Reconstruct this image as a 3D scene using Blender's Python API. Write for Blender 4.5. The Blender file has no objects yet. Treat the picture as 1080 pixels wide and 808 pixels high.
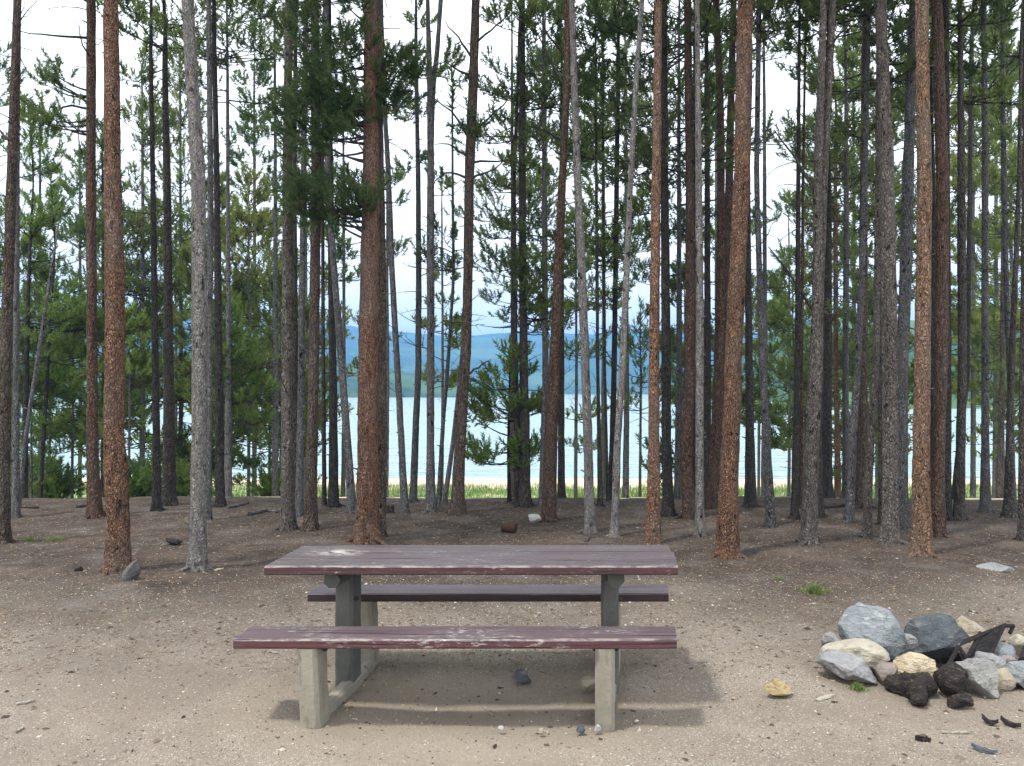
import bpy, bmesh, math
import numpy as np
from mathutils import Vector

rng = np.random.default_rng(7)
R = math.radians
scene = bpy.context.scene
COL = scene.collection

# ------------------------------------------------------------------ camera
F, CX, CY, HZ, CAMH = 831.0, 540.0, 404.0, 413.0, 1.67
PITCH = math.atan((HZ - CY) / F)
cam_d = bpy.data.cameras.new('camera')
cam = bpy.data.objects.new('camera', cam_d)
COL.objects.link(cam)
cam.location = (0, 0, CAMH)
cam.rotation_euler = (R(90) + PITCH, 0, 0)
cam_d.sensor_fit = 'HORIZONTAL'
cam_d.sensor_width = 36
cam_d.lens = 36 * F / 1080
cam_d.clip_end = 12000
cam_d.clip_start = .05
scene.camera = cam


def ray(px, py):
    a, b = (px - CX) / F, (CY - py) / F
    c, s = math.cos(PITCH), math.sin(PITCH)
    v = np.array([a, c - b * s, s + b * c])
    return v / v[1]


def pt(px, py, d):
    """the point at distance d (along the ground) seen at photo pixel px, py"""
    v = ray(px, py) * d
    v[2] += CAMH
    return v


# ------------------------------------------------------------------ noise
def _hash(i, j, seed):
    h = (i * 374761393 + j * 668265263 + seed * 974634777) & 0xffffffff
    h = ((h ^ (h >> 13)) * 1274126177) & 0xffffffff
    return ((h ^ (h >> 16)) & 0xffff) / 65535.0


def vnoise(x, y, seed=0):
    x = np.asarray(x, float); y = np.asarray(y, float)
    i = np.floor(x).astype(np.int64); j = np.floor(y).astype(np.int64)
    u = x - i; v = y - j
    u = u * u * (3 - 2 * u); v = v * v * (3 - 2 * v)
    a = _hash(i, j, seed); b = _hash(i + 1, j, seed); c = _hash(i, j + 1, seed); d = _hash(i + 1, j + 1, seed)
    return (a + (b - a) * u + (c - a) * v + (a - b - c + d) * u * v) * 2 - 1


def fbm(x, y, seed=0, o=4):
    s, a = 0, .5
    for k in range(o):
        s = s + a * vnoise(x * 2 ** k, y * 2 ** k, seed + k); a *= .5
    return s


def noise3(p, sc, seed):
    return (vnoise(p[:, 0] * sc + p[:, 2] * sc * .7, p[:, 1] * sc - p[:, 2] * sc * .5, seed)
            + vnoise(p[:, 2] * sc * 1.1 + 5, (p[:, 0] - p[:, 1]) * sc * .8, seed + 9)) * .5


# ------------------------------------------------------------------ terrain
PD = [-60, 12.05, 13.0, 16, 20, 25, 31, 36.5, 45, 70, 900, 5000]
PZ = [0, 0, -.08, -.5, -1.2, -1.86, -2.08, -2.36, -3.4, -6, -6, -6]
LAKE_Z = -2.36


def terrain(x, y):
    x = np.asarray(x, float); y = np.asarray(y, float)
    ye = y - .35 * fbm(x * .25, y * 0 + 3.3, 11, 3) * np.clip((y - 6) / 6, 0, 1)
    z = np.interp(ye, PD, PZ)
    near = np.clip(1 - (y - 30) / 10, 0, 1) * np.clip(1 - (np.abs(x) - 40) / 20, 0, 1)
    z = z + near * (.05 * fbm(x * .5, y * .5, 1, 3) + .022 * fbm(x * 2.3, y * 2.3, 5, 3) + .008 * fbm(x * 11, y * 11, 8, 2))
    # trodden hollow between the benches and a heap of soil beside the left bench post
    z = z - .035 * np.exp(-((x + .2) / 1.1) ** 2 - ((y - 4.35) / .32) ** 2) + .03 * np.exp(-((x + 1.2) / .22) ** 2 - ((y - 4.2) / .2) ** 2)
    z = z + near * .007 * fbm(x * 5.5, y * 5.5, 31, 3)
    return z


def gz(x, y):
    return float(terrain(np.array([x]), np.array([y]))[0])


def ground_at(px, py):
    d = 2.5
    while d < 60:
        p = pt(px, py, d)
        if p[2] <= gz(p[0], p[1]):
            break
        d += .02
    p = pt(px, py, d)
    return np.array([p[0], p[1], gz(p[0], p[1])])


# ------------------------------------------------------------------ mesh helper
class MB:
    def __init__(self):
        self.v, self.q, self.t, self.n, self.s, self.m2 = [], [], [], 0, [], None

    def add(self, v, q=None, t=None, shade=None):
        v = np.asarray(v, float)
        if q is not None and len(q): self.q.append(np.asarray(q) + self.n)
        if t is not None and len(t): self.t.append(np.asarray(t) + self.n)
        self.v.append(v); self.n += len(v)
        self.s.append(np.zeros(len(v)) if shade is None else shade)

    def merge(self, other):
        """take over another builder's faces as this mesh's second material"""
        self.m2 = (len(self.q), len(self.t))
        off = self.n
        self.v += other.v; self.s += other.s; self.n += other.n
        self.q += [q + off for q in other.q]; self.t += [t + off for t in other.t]

    def build(self, name, mat, parent=None, loc=None, smooth=True, sharp=None, shade=False):
        me = bpy.data.meshes.new(name)
        v = np.concatenate(self.v) if self.v else np.zeros((0, 3))
        if loc is not None: v = v - np.asarray(loc)
        q = np.concatenate(self.q) if self.q else np.zeros((0, 4), int)
        t = np.concatenate(self.t) if self.t else np.zeros((0, 3), int)
        me.vertices.add(len(v)); me.vertices.foreach_set('co', v.astype(np.float32).ravel())
        nl = len(q) * 4 + len(t) * 3
        me.loops.add(nl); me.polygons.add(len(q) + len(t))
        me.loops.foreach_set('vertex_index', np.concatenate([q.ravel(), t.ravel()]).astype(np.int32))
        st = np.concatenate([np.arange(len(q)) * 4, len(q) * 4 + np.arange(len(t)) * 3]).astype(np.int32)
        me.polygons.foreach_set('loop_start', st)
        me.polygons.foreach_set('use_smooth', np.full(len(q) + len(t), smooth))
        if shade:
            at = me.attributes.new('shade', 'FLOAT', 'POINT')
            at.data.foreach_set('value', np.concatenate(self.s).astype(np.float32))
        me.update(calc_edges=True)
        if sharp: me.set_sharp_from_angle(angle=sharp)
        for mm in (mat if isinstance(mat, tuple) else (mat,)): me.materials.append(mm)
        if self.m2:
            cq = [len(a) for a in self.q]; ct = [len(a) for a in self.t]
            mi = np.concatenate([np.repeat(np.arange(len(cq)) >= self.m2[0], cq) if cq else np.zeros(0, bool), np.repeat(np.arange(len(ct)) >= self.m2[1], ct) if ct else np.zeros(0, bool)])
            me.polygons.foreach_set('material_index', mi.astype(np.int32))
        o = bpy.data.objects.new(name, me)
        COL.objects.link(o)
        if parent: o.parent = parent
        elif loc is not None: o.location = loc
        return o


def tag(o, label, cat, group=None, kind=None):
    o['label'] = label; o['category'] = cat
    if group: o['group'] = group
    if kind: o['kind'] = kind
    return o


def empty(name, loc, label, cat, group=None):
    o = bpy.data.objects.new(name, None)
    COL.objects.link(o); o.location = loc
    o.empty_display_size = .2
    return tag(o, label, cat, group)


def tubes(mb, P, rad, sides=4, cap=True, shade=0.):
    """P (N,K,3) paths, rad (N,K) radii"""
    P = np.asarray(P, float); rad = np.asarray(rad, float)
    N, K = rad.shape
    if N == 0: return
    T = np.gradient(P, axis=1)
    T /= np.linalg.norm(T, axis=2, keepdims=True) + 1e-9
    ref = np.where(np.abs(T[:, :1, 2:3]) > .8, np.array([[[1., 0, 0]]]), np.array([[[0, 0, 1.]]]))
    U = np.cross(T, np.broadcast_to(ref, T.shape)); U /= np.linalg.norm(U, axis=2, keepdims=True) + 1e-9
    W = np.cross(T, U)
    a = np.arange(sides) / sides * 2 * np.pi
    V = P[:, :, None, :] + rad[:, :, None, None] * (np.cos(a)[None, None, :, None] * U[:, :, None, :] + np.sin(a)[None, None, :, None] * W[:, :, None, :])
    idx = np.arange(N * K * sides).reshape(N, K, sides)
    A = idx[:, :-1]; B = idx[:, 1:]
    q = np.stack([A, np.roll(A, -1, 2), np.roll(B, -1, 2), B], -1).reshape(-1, 4)
    t = None
    if cap and sides >= 3:
        e = idx[:, -1]; b = idx[:, 0]
        t = np.concatenate([np.stack([np.broadcast_to(e[:, :1], (N, sides - 2)), e[:, 1:-1], e[:, 2:]], -1).reshape(-1, 3),
                            np.stack([np.broadcast_to(b[:, :1], (N, sides - 2)), b[:, 2:], b[:, 1:-1]], -1).reshape(-1, 3)])
    mb.add(V.reshape(-1, 3), q, t, np.full(N * K * sides, shade))


# ------------------------------------------------------------------ materials
def new_mat(name):
    m = bpy.data.materials.new(name); m.use_nodes = True
    nt = m.node_tree
    return m, nt, nt.nodes['Principled BSDF']


def N(nt, typ, **kw):
    n = nt.nodes.new(typ)
    for k, v in kw.items():
        if k.startswith('i_'):
            key = k[2:]
            key = int(key) if key.isdigit() else key.replace('_', ' ')
            n.inputs[key].default_value = v
        else: setattr(n, k, v)
    return n


def L(nt, a, b): nt.links.new(a, b)


def mix(nt, fac, a, b, blend='MIX'):
    n = nt.nodes.new('ShaderNodeMix'); n.data_type = 'RGBA'; n.blend_type = blend
    for sock, v in ((n.inputs[0], fac), (n.inputs[6], a), (n.inputs[7], b)):
        if isinstance(v, bpy.types.NodeSocket): nt.links.new(v, sock)
        elif isinstance(v, (int, float)): sock.default_value = v
        else: sock.default_value = (*v, 1)
    return n.outputs[2]


def ramp(nt, src, lo, hi):
    n = N(nt, 'ShaderNodeMapRange'); n.inputs[1].default_value = lo; n.inputs[2].default_value = hi
    L(nt, src, n.inputs[0]); return n.outputs[0]


def noise(nt, vec, scale, detail=4, rough=.55):
    n = N(nt, 'ShaderNodeTexNoise'); n.inputs['Scale'].default_value = scale
    n.inputs['Detail'].default_value = detail; n.inputs['Roughness'].default_value = rough
    L(nt, vec, n.inputs['Vector']); return n.outputs['Fac']


def mapping(nt, vec, scale=(1, 1, 1)):
    n = N(nt, 'ShaderNodeMapping'); n.inputs['Scale'].default_value = scale
    L(nt, vec, n.inputs['Vector']); return n.outputs[0]


def bump(nt, h, strength, dist, bs):
    n = N(nt, 'ShaderNodeBump'); n.inputs['Strength'].default_value = strength; n.inputs['Distance'].default_value = dist
    L(nt, h, n.inputs['Height']); L(nt, n.outputs[0], bs.inputs['Normal'])


def math_(nt, op, a, b=None):
    n = N(nt, 'ShaderNodeMath', operation=op)
    for i, v in enumerate((a, b)):
        if v is None: continue
        if isinstance(v, bpy.types.NodeSocket): nt.links.new(v, n.inputs[i])
        else: n.inputs[i].default_value = v
    return n.outputs[0]


def objvec(nt):
    tc = N(nt, 'ShaderNodeTexCoord'); oi = N(nt, 'ShaderNodeObjectInfo')
    m = N(nt, 'ShaderNodeVectorMath', operation='MULTIPLY_ADD')
    L(nt, oi.outputs['Random'], m.inputs[0]); m.inputs[1].default_value = (37, 19, 53)
    L(nt, tc.outputs['Object'], m.inputs[2])
    return m.outputs[0], oi.outputs['Random']


def bark(name, light, mid, crack, flake=55, spots=.0, zs=.38):
    m, nt, bs = new_mat(name)
    v, rnd = objvec(nt)
    vs = mapping(nt, v, (1, 1, zs))
    wob = N(nt, 'ShaderNodeTexNoise'); wob.inputs['Scale'].default_value = 9; L(nt, vs, wob.inputs['Vector'])
    vv = N(nt, 'ShaderNodeVectorMath', operation='MULTIPLY_ADD'); L(nt, wob.outputs['Color'], vv.inputs[0]); vv.inputs[1].default_value = (.14, .14, .10); L(nt, vs, vv.inputs[2])
    vo = N(nt, 'ShaderNodeTexVoronoi', feature='DISTANCE_TO_EDGE'); vo.inputs['Scale'].default_value = flake; L(nt, vv.outputs[0], vo.inputs['Vector'])
    vc = N(nt, 'ShaderNodeTexVoronoi'); vc.inputs['Scale'].default_value = flake; L(nt, vv.outputs[0], vc.inputs['Vector'])
    big = noise(nt, mapping(nt, v, (1, 1, .5)), 4.5, 4)
    fine = noise(nt, mapping(nt, v, (1, 1, .35)), 120, 3, .7)
    sep = N(nt, 'ShaderNodeSeparateColor'); L(nt, vc.outputs['Color'], sep.inputs[0])
    c = mix(nt, ramp(nt, big, .3, .7), mid, light)
    c = mix(nt, math_(nt, 'MULTIPLY', sep.outputs[0], .5), c, tuple(min(1, x * 1.6 + .02) for x in light))
    c = mix(nt, ramp(nt, fine, .62, .38), c, crack)
    dark = ramp(nt, vo.outputs['Distance'], .16, .02)
    c = mix(nt, math_(nt, 'MULTIPLY', math_(nt, 'MULTIPLY', dark, .8), ramp(nt, noise(nt, vs, 22, 3, .6), .4, .62)), c, crack)
    fl = noise(nt, mapping(nt, v, (1, 1, .6)), 85, 2, .6)
    c = mix(nt, math_(nt, 'MULTIPLY', ramp(nt, fl, .62, .7), .55), c, tuple(min(1, x * 1.5 + .08) for x in light))
    fis = noise(nt, mapping(nt, v, (1, 1, .16)), 26, 5, .7)
    c = mix(nt, math_(nt, 'MULTIPLY', ramp(nt, fis, .56, .68), .8), c, crack)
    if spots:
        k = noise(nt, mapping(nt, v, (1, 1, .5)), 21, 2, .45)
        c = mix(nt, ramp(nt, k, .68 - spots * .04, .72), c, (.018, .015, .013))
    gy = sum(light) / 3
    c = mix(nt, math_(nt, 'MULTIPLY', ramp(nt, noise(nt, mapping(nt, v, (1.6, 1.6, .55)), 1.7, 4, .6),   .42, .66), .36), c, (gy * .95, gy * .86, gy * .8))
    hv = N(nt, 'ShaderNodeHueSaturation'); L(nt, c, hv.inputs['Color'])
    L(nt, math_(nt, 'ADD', math_(nt, 'MULTIPLY', rnd, .35), .82), hv.inputs['Value'])
    L(nt, hv.outputs[0], bs.inputs['Base Color'])
    bs.inputs['Roughness'].default_value = .9
    bs.inputs['Specular IOR Level'].default_value = .15
    h = math_(nt, 'ADD', math_(nt, 'MULTIPLY', ramp(nt, vo.outputs['Distance'], 0, .25), 1.), math_(nt, 'MULTIPLY', fine, .8))
    h = math_(nt, 'ADD', h, math_(nt, 'MULTIPLY', sep.outputs[1], .5))
    pl = N(nt, 'ShaderNodeTexVoronoi', feature='DISTANCE_TO_EDGE'); pl.inputs['Scale'].default_value = 20; L(nt, mapping(nt, vv.outputs[0], (1, 1, .55)), pl.inputs['Vector'])
    h = math_(nt, 'ADD', h, math_(nt, 'MULTIPLY', ramp(nt, pl.outputs['Distance'], 0, .16), 1.1))
    bump(nt, h, 1., .016, bs)
    return m


BARK = {
    'orange': bark('bark_orange', (.42, .24, .145), (.30, .158, .092), (.05, .03, .022), 60, 1., .5),
    'tan': bark('bark_tan', (.37, .23, .14), (.30, .175, .105), (.075, .045, .03), 50, 1.4),
    'red': bark('bark_red', (.35, .195, .122), (.24, .125, .077), (.045, .027, .02), 60),
    'redbrown': bark('bark_redbrown', (.215, .128, .085), (.155, .09, .06), (.028, .018, .015), 40),
    'brown': bark('bark_brown', (.21, .155, .12), (.15, .108, .083), (.036, .027, .022), 44, .5),
    'greybrown': bark('bark_greybrown', (.27, .235, .205), (.20, .17, .148), (.05, .042, .036), 50, 1.7),
    'grey': bark('bark_grey', (.275, .28, .285), (.205, .208, .212), (.06, .056, .055), 60, 1.6),
    'pale': bark('bark_pale', (.42, .40, .385), (.33, .315, .305), (.16, .145, .135), 75, 2.6),
    'dark': bark('bark_dark', (.155, .135, .115), (.115, .099, .085), (.026, .022, .02), 42),
    'black': bark('bark_black', (.105, .097, .088), (.076, .07, .063), (.018, .016, .015), 42),
}


def needle_mat(name, dark, light, transl=.58):
    m, nt, bs = new_mat(name)
    at = N(nt, 'ShaderNodeAttribute', attribute_name='shade')
    oi = N(nt, 'ShaderNodeObjectInfo')
    c = mix(nt, at.outputs['Fac'], dark, light)
    hv = N(nt, 'ShaderNodeHueSaturation'); L(nt, c, hv.inputs['Color'])
    L(nt, math_(nt, 'ADD', math_(nt, 'MULTIPLY', oi.outputs['Random'], .5), .78), hv.inputs['Value'])
    L(nt, math_(nt, 'ADD', math_(nt, 'MULTIPLY', oi.outputs['Random'], -.03), .513), hv.inputs['Hue'])
    L(nt, hv.outputs[0], bs.inputs['Base Color'])
    bs.inputs['Roughness'].default_value = .55
    bs.inputs['Specular IOR Level'].default_value = .25
    tr = N(nt, 'ShaderNodeBsdfTranslucent'); L(nt, hv.outputs[0], tr.inputs['Color'])
    ms = N(nt, 'ShaderNodeMixShader'); ms.inputs[0].default_value = transl
    L(nt, bs.outputs[0], ms.inputs[1]); L(nt, tr.outputs[0], ms.inputs[2])
    L(nt, ms.outputs[0], nt.nodes['Material Output'].inputs['Surface'])
    return m


NEEDLE = {
    'deep': needle_mat('needles_deep', (.058, .098, .038), (.135, .19, .068)),
    'mid': needle_mat('needles_mid', (.092, .142, .046), (.20, .26, .085)),
    'bright': needle_mat('needles_bright', (.11, .185, .05), (.225, .32, .085)),
    'yellow': needle_mat('needles_yellow', (.125, .17, .046), (.25, .30, .09)),
}

# ------------------------------------------------------------------ needle tufts
def tuft_template(n, nl, nw, seed):
    g = np.random.default_rng(seed)
    t = np.linspace(.05, 1, n) + g.normal(0, .03, n)
    az = g.uniform(0, 2 * np.pi, n)
    phi = np.radians(g.uniform(28, 72, n)) * (1.2 - .5 * t)
    d = np.stack([np.sin(phi) * np.cos(az), np.sin(phi) * np.sin(az), np.cos(phi)], 1)
    side = np.stack([-np.sin(az), np.cos(az), 0 * az], 1)
    tw = g.uniform(0, np.pi, n)
    side = side * np.cos(tw)[:, None] + np.cross(d, side) * np.sin(tw)[:, None]
    b = np.stack([0 * t, 0 * t, t], 1)
    l = nl * g.uniform(.7, 1.25, n)[:, None]
    V = np.stack([b - side * nw / 2, b + side * nw / 2, b + d * l], 1)
    return V.reshape(-1, 3)


TUFT = {k: [tuft_template(n, nl, nw, s) for s in range(6)] for k, (n, nl, nw) in
        {'near': (40, .40, .075), 'mid': (24, .46, .125), 'far': (18, .52, .175)}.items()}


def add_tufts(mb, pos, axis, size, lod, shade, g):
    pos = np.asarray(pos); axis = np.asarray(axis, float)
    n = len(pos)
    if n == 0: return
    axis = axis / (np.linalg.norm(axis, axis=1, keepdims=True) + 1e-9)
    h = g.normal(0, 1, (n, 3))
    u = np.cross(axis, h); u /= np.linalg.norm(u, axis=1, keepdims=True) + 1e-9
    w = np.cross(axis, u)
    M = np.stack([u, w, axis], 2) * np.asarray(size)[:, None, None]
    k = g.integers(0, 6, n)
    for i in range(6):
        s = np.where(k == i)[0]
        if len(s) == 0: continue
        T = TUFT[lod][i]
        V = np.einsum('nij,vj->nvi', M[s], T) + pos[s][:, None, :]
        nv = len(T)
        mb.add(V.reshape(-1, 3), None, np.arange(len(s) * nv).reshape(-1, 3), np.repeat(shade[s], nv))


def branch_paths(start, az, elev, length, curl, g, K=5):
    """curved limb paths (N,K,3)"""
    n = len(az); t = np.linspace(0, 1, K)[None, :]
    hz = np.cos(elev)[:, None] * t * length[:, None]
    wob = np.cumsum(g.normal(0, .05, (n, K)), 1) * length[:, None]; wob[:, 0] = 0
    x = np.cos(az)[:, None] * hz - np.sin(az)[:, None] * wob
    y = np.sin(az)[:, None] * hz + np.cos(az)[:, None] * wob
    z = np.sin(elev)[:, None] * t * length[:, None] + curl[:, None] * length[:, None] * t ** 2.2
    return start[:, None, :] + np.stack([x, y, z], 2)


def grow(axis_fn, zb, zt, radius, per_m, lod, g, wood, leaf, tuft=.26, shape='lodge', sparse=.0, clump=3):
    """live limbs between heights zb..zt round the stem given by axis_fn(z)->xyz"""
    n = max(4, int((zt - zb) * per_m))
    # whorls: limbs gather at irregular heights, leaving gaps between
    nw = max(2, n // clump)
    wz = zb + (zt - zb) * np.sort(g.uniform(0, 1, nw)) ** .9
    z = np.clip(wz[g.integers(0, nw, n)] + g.normal(0, .05, n), zb, zt - .05)
    f = (z - zb) / (zt - zb)
    prof = np.where(f < .25, .65 + 1.4 * f, 1.0 * (1 - (f - .25) / .78) ** .75) if shape == 'lodge' else (1.04 - f) ** .8
    ln = radius * prof * g.uniform(.45, 1.15, n) + .12
    az = g.uniform(0, 2 * np.pi, n)
    el = np.radians(-14 + 50 * f + g.normal(0, 10, n))
    curl = g.uniform(.05, .35, n)
    st = axis_fn(z)
    P = branch_paths(st, az, el, ln, curl, g)
    r0 = .006 + .009 * ln
    tubes(wood, P, r0[:, None] * np.linspace(1, .3, 5)[None, :], 3, False)
    keep = g.uniform(0, 1, n) > sparse
    pos, ax, sz, sh = [], [], [], []
    tone = g.uniform(0, .45, n)
    # tufts along the outer part of every limb, plus short side twigs
    m = np.clip((ln * 13).astype(int) + 4, 4, 24)
    for j in range(24):
        s = np.where(keep & (m > j))[0]
        if len(s) == 0: continue
        tt = np.clip(1.0 - (j / m[s]) ** 1.2 * .6 + g.normal(0, .03, len(s)), .12, 1)
        k0 = np.clip((tt * 4).astype(int), 0, 3); fr = tt * 4 - k0
        p = P[s, k0] * (1 - fr)[:, None] + P[s, k0 + 1] * fr[:, None]
        d = P[s, k0 + 1] - P[s, k0]; d /= np.linalg.norm(d, axis=1, keepdims=True)
        if j > 0:
            sd = np.cross(d, [0, 0, 1.]); sd *= np.where(g.uniform(0, 1, len(s)) < .5, 1, -1)[:, None] * g.uniform(.4, 1.3, len(s))[:, None]
            tw = d * g.uniform(.3, .9, len(s))[:, None] + sd + np.array([0, 0, 1]) * g.uniform(-.25, .7, len(s))[:, None]
            tw /= np.linalg.norm(tw, axis=1, keepdims=True)
            tl = g.uniform(.04, .30, len(s)) * np.minimum(1, ln[s] + .2)
            tip = p + tw * tl[:, None]
            tubes(wood, np.stack([p, tip], 1), np.stack([np.full(len(s), .005), np.full(len(s), .003)], 1), 3, False)
            p, d = tip, tw + np.array([0, 0, .35])
        pos.append(p); ax.append(d * .8 + np.array([0, 0, .55]) + g.normal(0, .2, d.shape)); sz.append(tuft * g.uniform(.7, 1.3, len(s)))
        sh.append(np.clip(tone[s] + g.uniform(0, .55, len(s)), 0, 1))
    if pos:
        add_tufts(leaf, np.concatenate(pos), np.concatenate(ax), np.concatenate(sz), lod, np.concatenate(sh), g)


def dead_limbs(axis_fn, rad_fn, zb, zt, n, lmax, wood, g, up=0.):
    if n <= 0: return
    z = g.uniform(zb, zt, n); az = g.uniform(0, 2 * np.pi, n)
    ln = lmax * g.uniform(.2, 1, n) ** 1.5
    el = np.radians(g.normal(8 + up, 16, n))
    st = axis_fn(z)
    P = branch_paths(st, az, el, ln, g.uniform(-.25, .3, n), g)
    tubes(wood, P, (.004 + .0085 * ln)[:, None] * np.linspace(1, .25, 5)[None, :], 3, False)
    s = np.where(ln > .35)[0]
    for k in (2, 3):
        d = P[s, k + 1] - P[s, k - 1]; sd = np.cross(d, [0, 0, 1.]) * g.choice([-1, 1], len(s))[:, None]
        tip = P[s, k] + (d * .5 + sd * g.uniform(.3, .9, len(s))[:, None]) * .5
        tip[:, 2] += g.normal(0, .05, len(s))
        tubes(wood, np.stack([P[s, k], tip], 1), np.tile([[.004, .0015]], (len(s), 1)), 3, False)


# ------------------------------------------------------------------ one pine
def stem_mesh(mb, path, rad, sides, g, flare=0., roots=0, base=None):
    """path (K,3) resampled to rings; gnarled tube with a root flare"""
    K = len(path)
    T = np.gradient(path, axis=0); T /= np.linalg.norm(T, axis=1, keepdims=True)
    U = np.cross(T, [0, 1., 0]); U /= np.linalg.norm(U, axis=1, keepdims=True); W = np.cross(T, U)
    a = np.arange(sides) / sides * 2 * np.pi
    ph = g.uniform(0, 6.28, 3); kk = g.integers(3, 6)
    h = path[:, 2] - path[0, 2]
    ang = a[None, :]; hh = h[:, None]
    rr = rad[:, None] * (1 + .05 * np.sin(2 * ang + ph[0] + hh * .8) + .04 * np.sin(3 * ang + ph[1] - hh * 1.7)
                         + .07 * vnoise(ang * 2.2 + ph[2] * 9, hh * 4.5, 3) + .06 * vnoise(ang * 4 + ph[1] * 9, hh * 13, 4))
    if flare:
        lob = .55 + .45 * np.cos(kk * ang + ph[2]) + .3 * np.cos((kk + 2) * ang + ph[0])
        rr = rr * (1 + flare * np.exp(-hh / .10) * np.clip(lob, 0, 2) + .25 * flare * np.exp(-hh / .4))
    V = path[:, None, :] + rr[..., None] * (np.cos(ang)[..., None] * U[:, None, :] + np.sin(ang)[..., None] * W[:, None, :])
    idx = np.arange(K * sides).reshape(K, sides)
    q = np.stack([idx[:-1], np.roll(idx[:-1], -1, 1), np.roll(idx[1:], -1, 1), idx[1:]], -1).reshape(-1, 4)
    mb.add(V.reshape(-1, 3), q)
    if roots:
        az = g.uniform(0, 6.28) + np.arange(roots) / roots * 6.28 + g.normal(0, .35, roots)
        Pp = []
        for x in az:
            ln = rad[0] * g.uniform(1.2, 3.2); t = np.linspace(0, 1, 6)
            bend = g.normal(0, .3)
            dx = np.cos(x + bend * t) * (rad[0] * .6 + ln * t); dy = np.sin(x + bend * t) * (rad[0] * .6 + ln * t)
            X = path[0, 0] + dx; Y = path[0, 1] + dy
            Z = terrain(X, Y) + rad[0] * (.7 * (1 - t) ** 2.2 + .05 - .42 * t ** 2)
            Pp.append(np.stack([X, Y, Z], 1))
        tubes(mb, np.array(Pp), np.tile(rad[0] * np.array([.34, .29, .22, .16, .11, .05]), (roots, 1)), 7, False)


def resample(keys, step):
    """keys (z, x, y, r) -> smooth path with rings about every step metres"""
    keys = sorted(keys); z = np.array([k[0] for k in keys])
    out = np.arange(z[0], z[-1] + step * .5, step)
    zz = np.unique(np.concatenate([out]))
    def sm(c):
        v = np.interp(zz, z, c)
        k = max(1, int(.36 / step)) | 1
        pad = np.concatenate([2 * v[0] - v[1:k][::-1] if k > 1 else [], v, 2 * v[-1] - v[-k:-1][::-1] if k > 1 else []])
        if k > 1: v = np.convolve(pad, np.ones(k) / k, 'valid')[:len(zz)]
        return v
    return np.stack([sm([k[1] for k in keys]), sm([k[2] for k in keys]), zz], 1), np.maximum(np.interp(zz, z, [k[3] for k in keys]), .008)


GROUP = 'pines of the lakeside grove'


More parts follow.
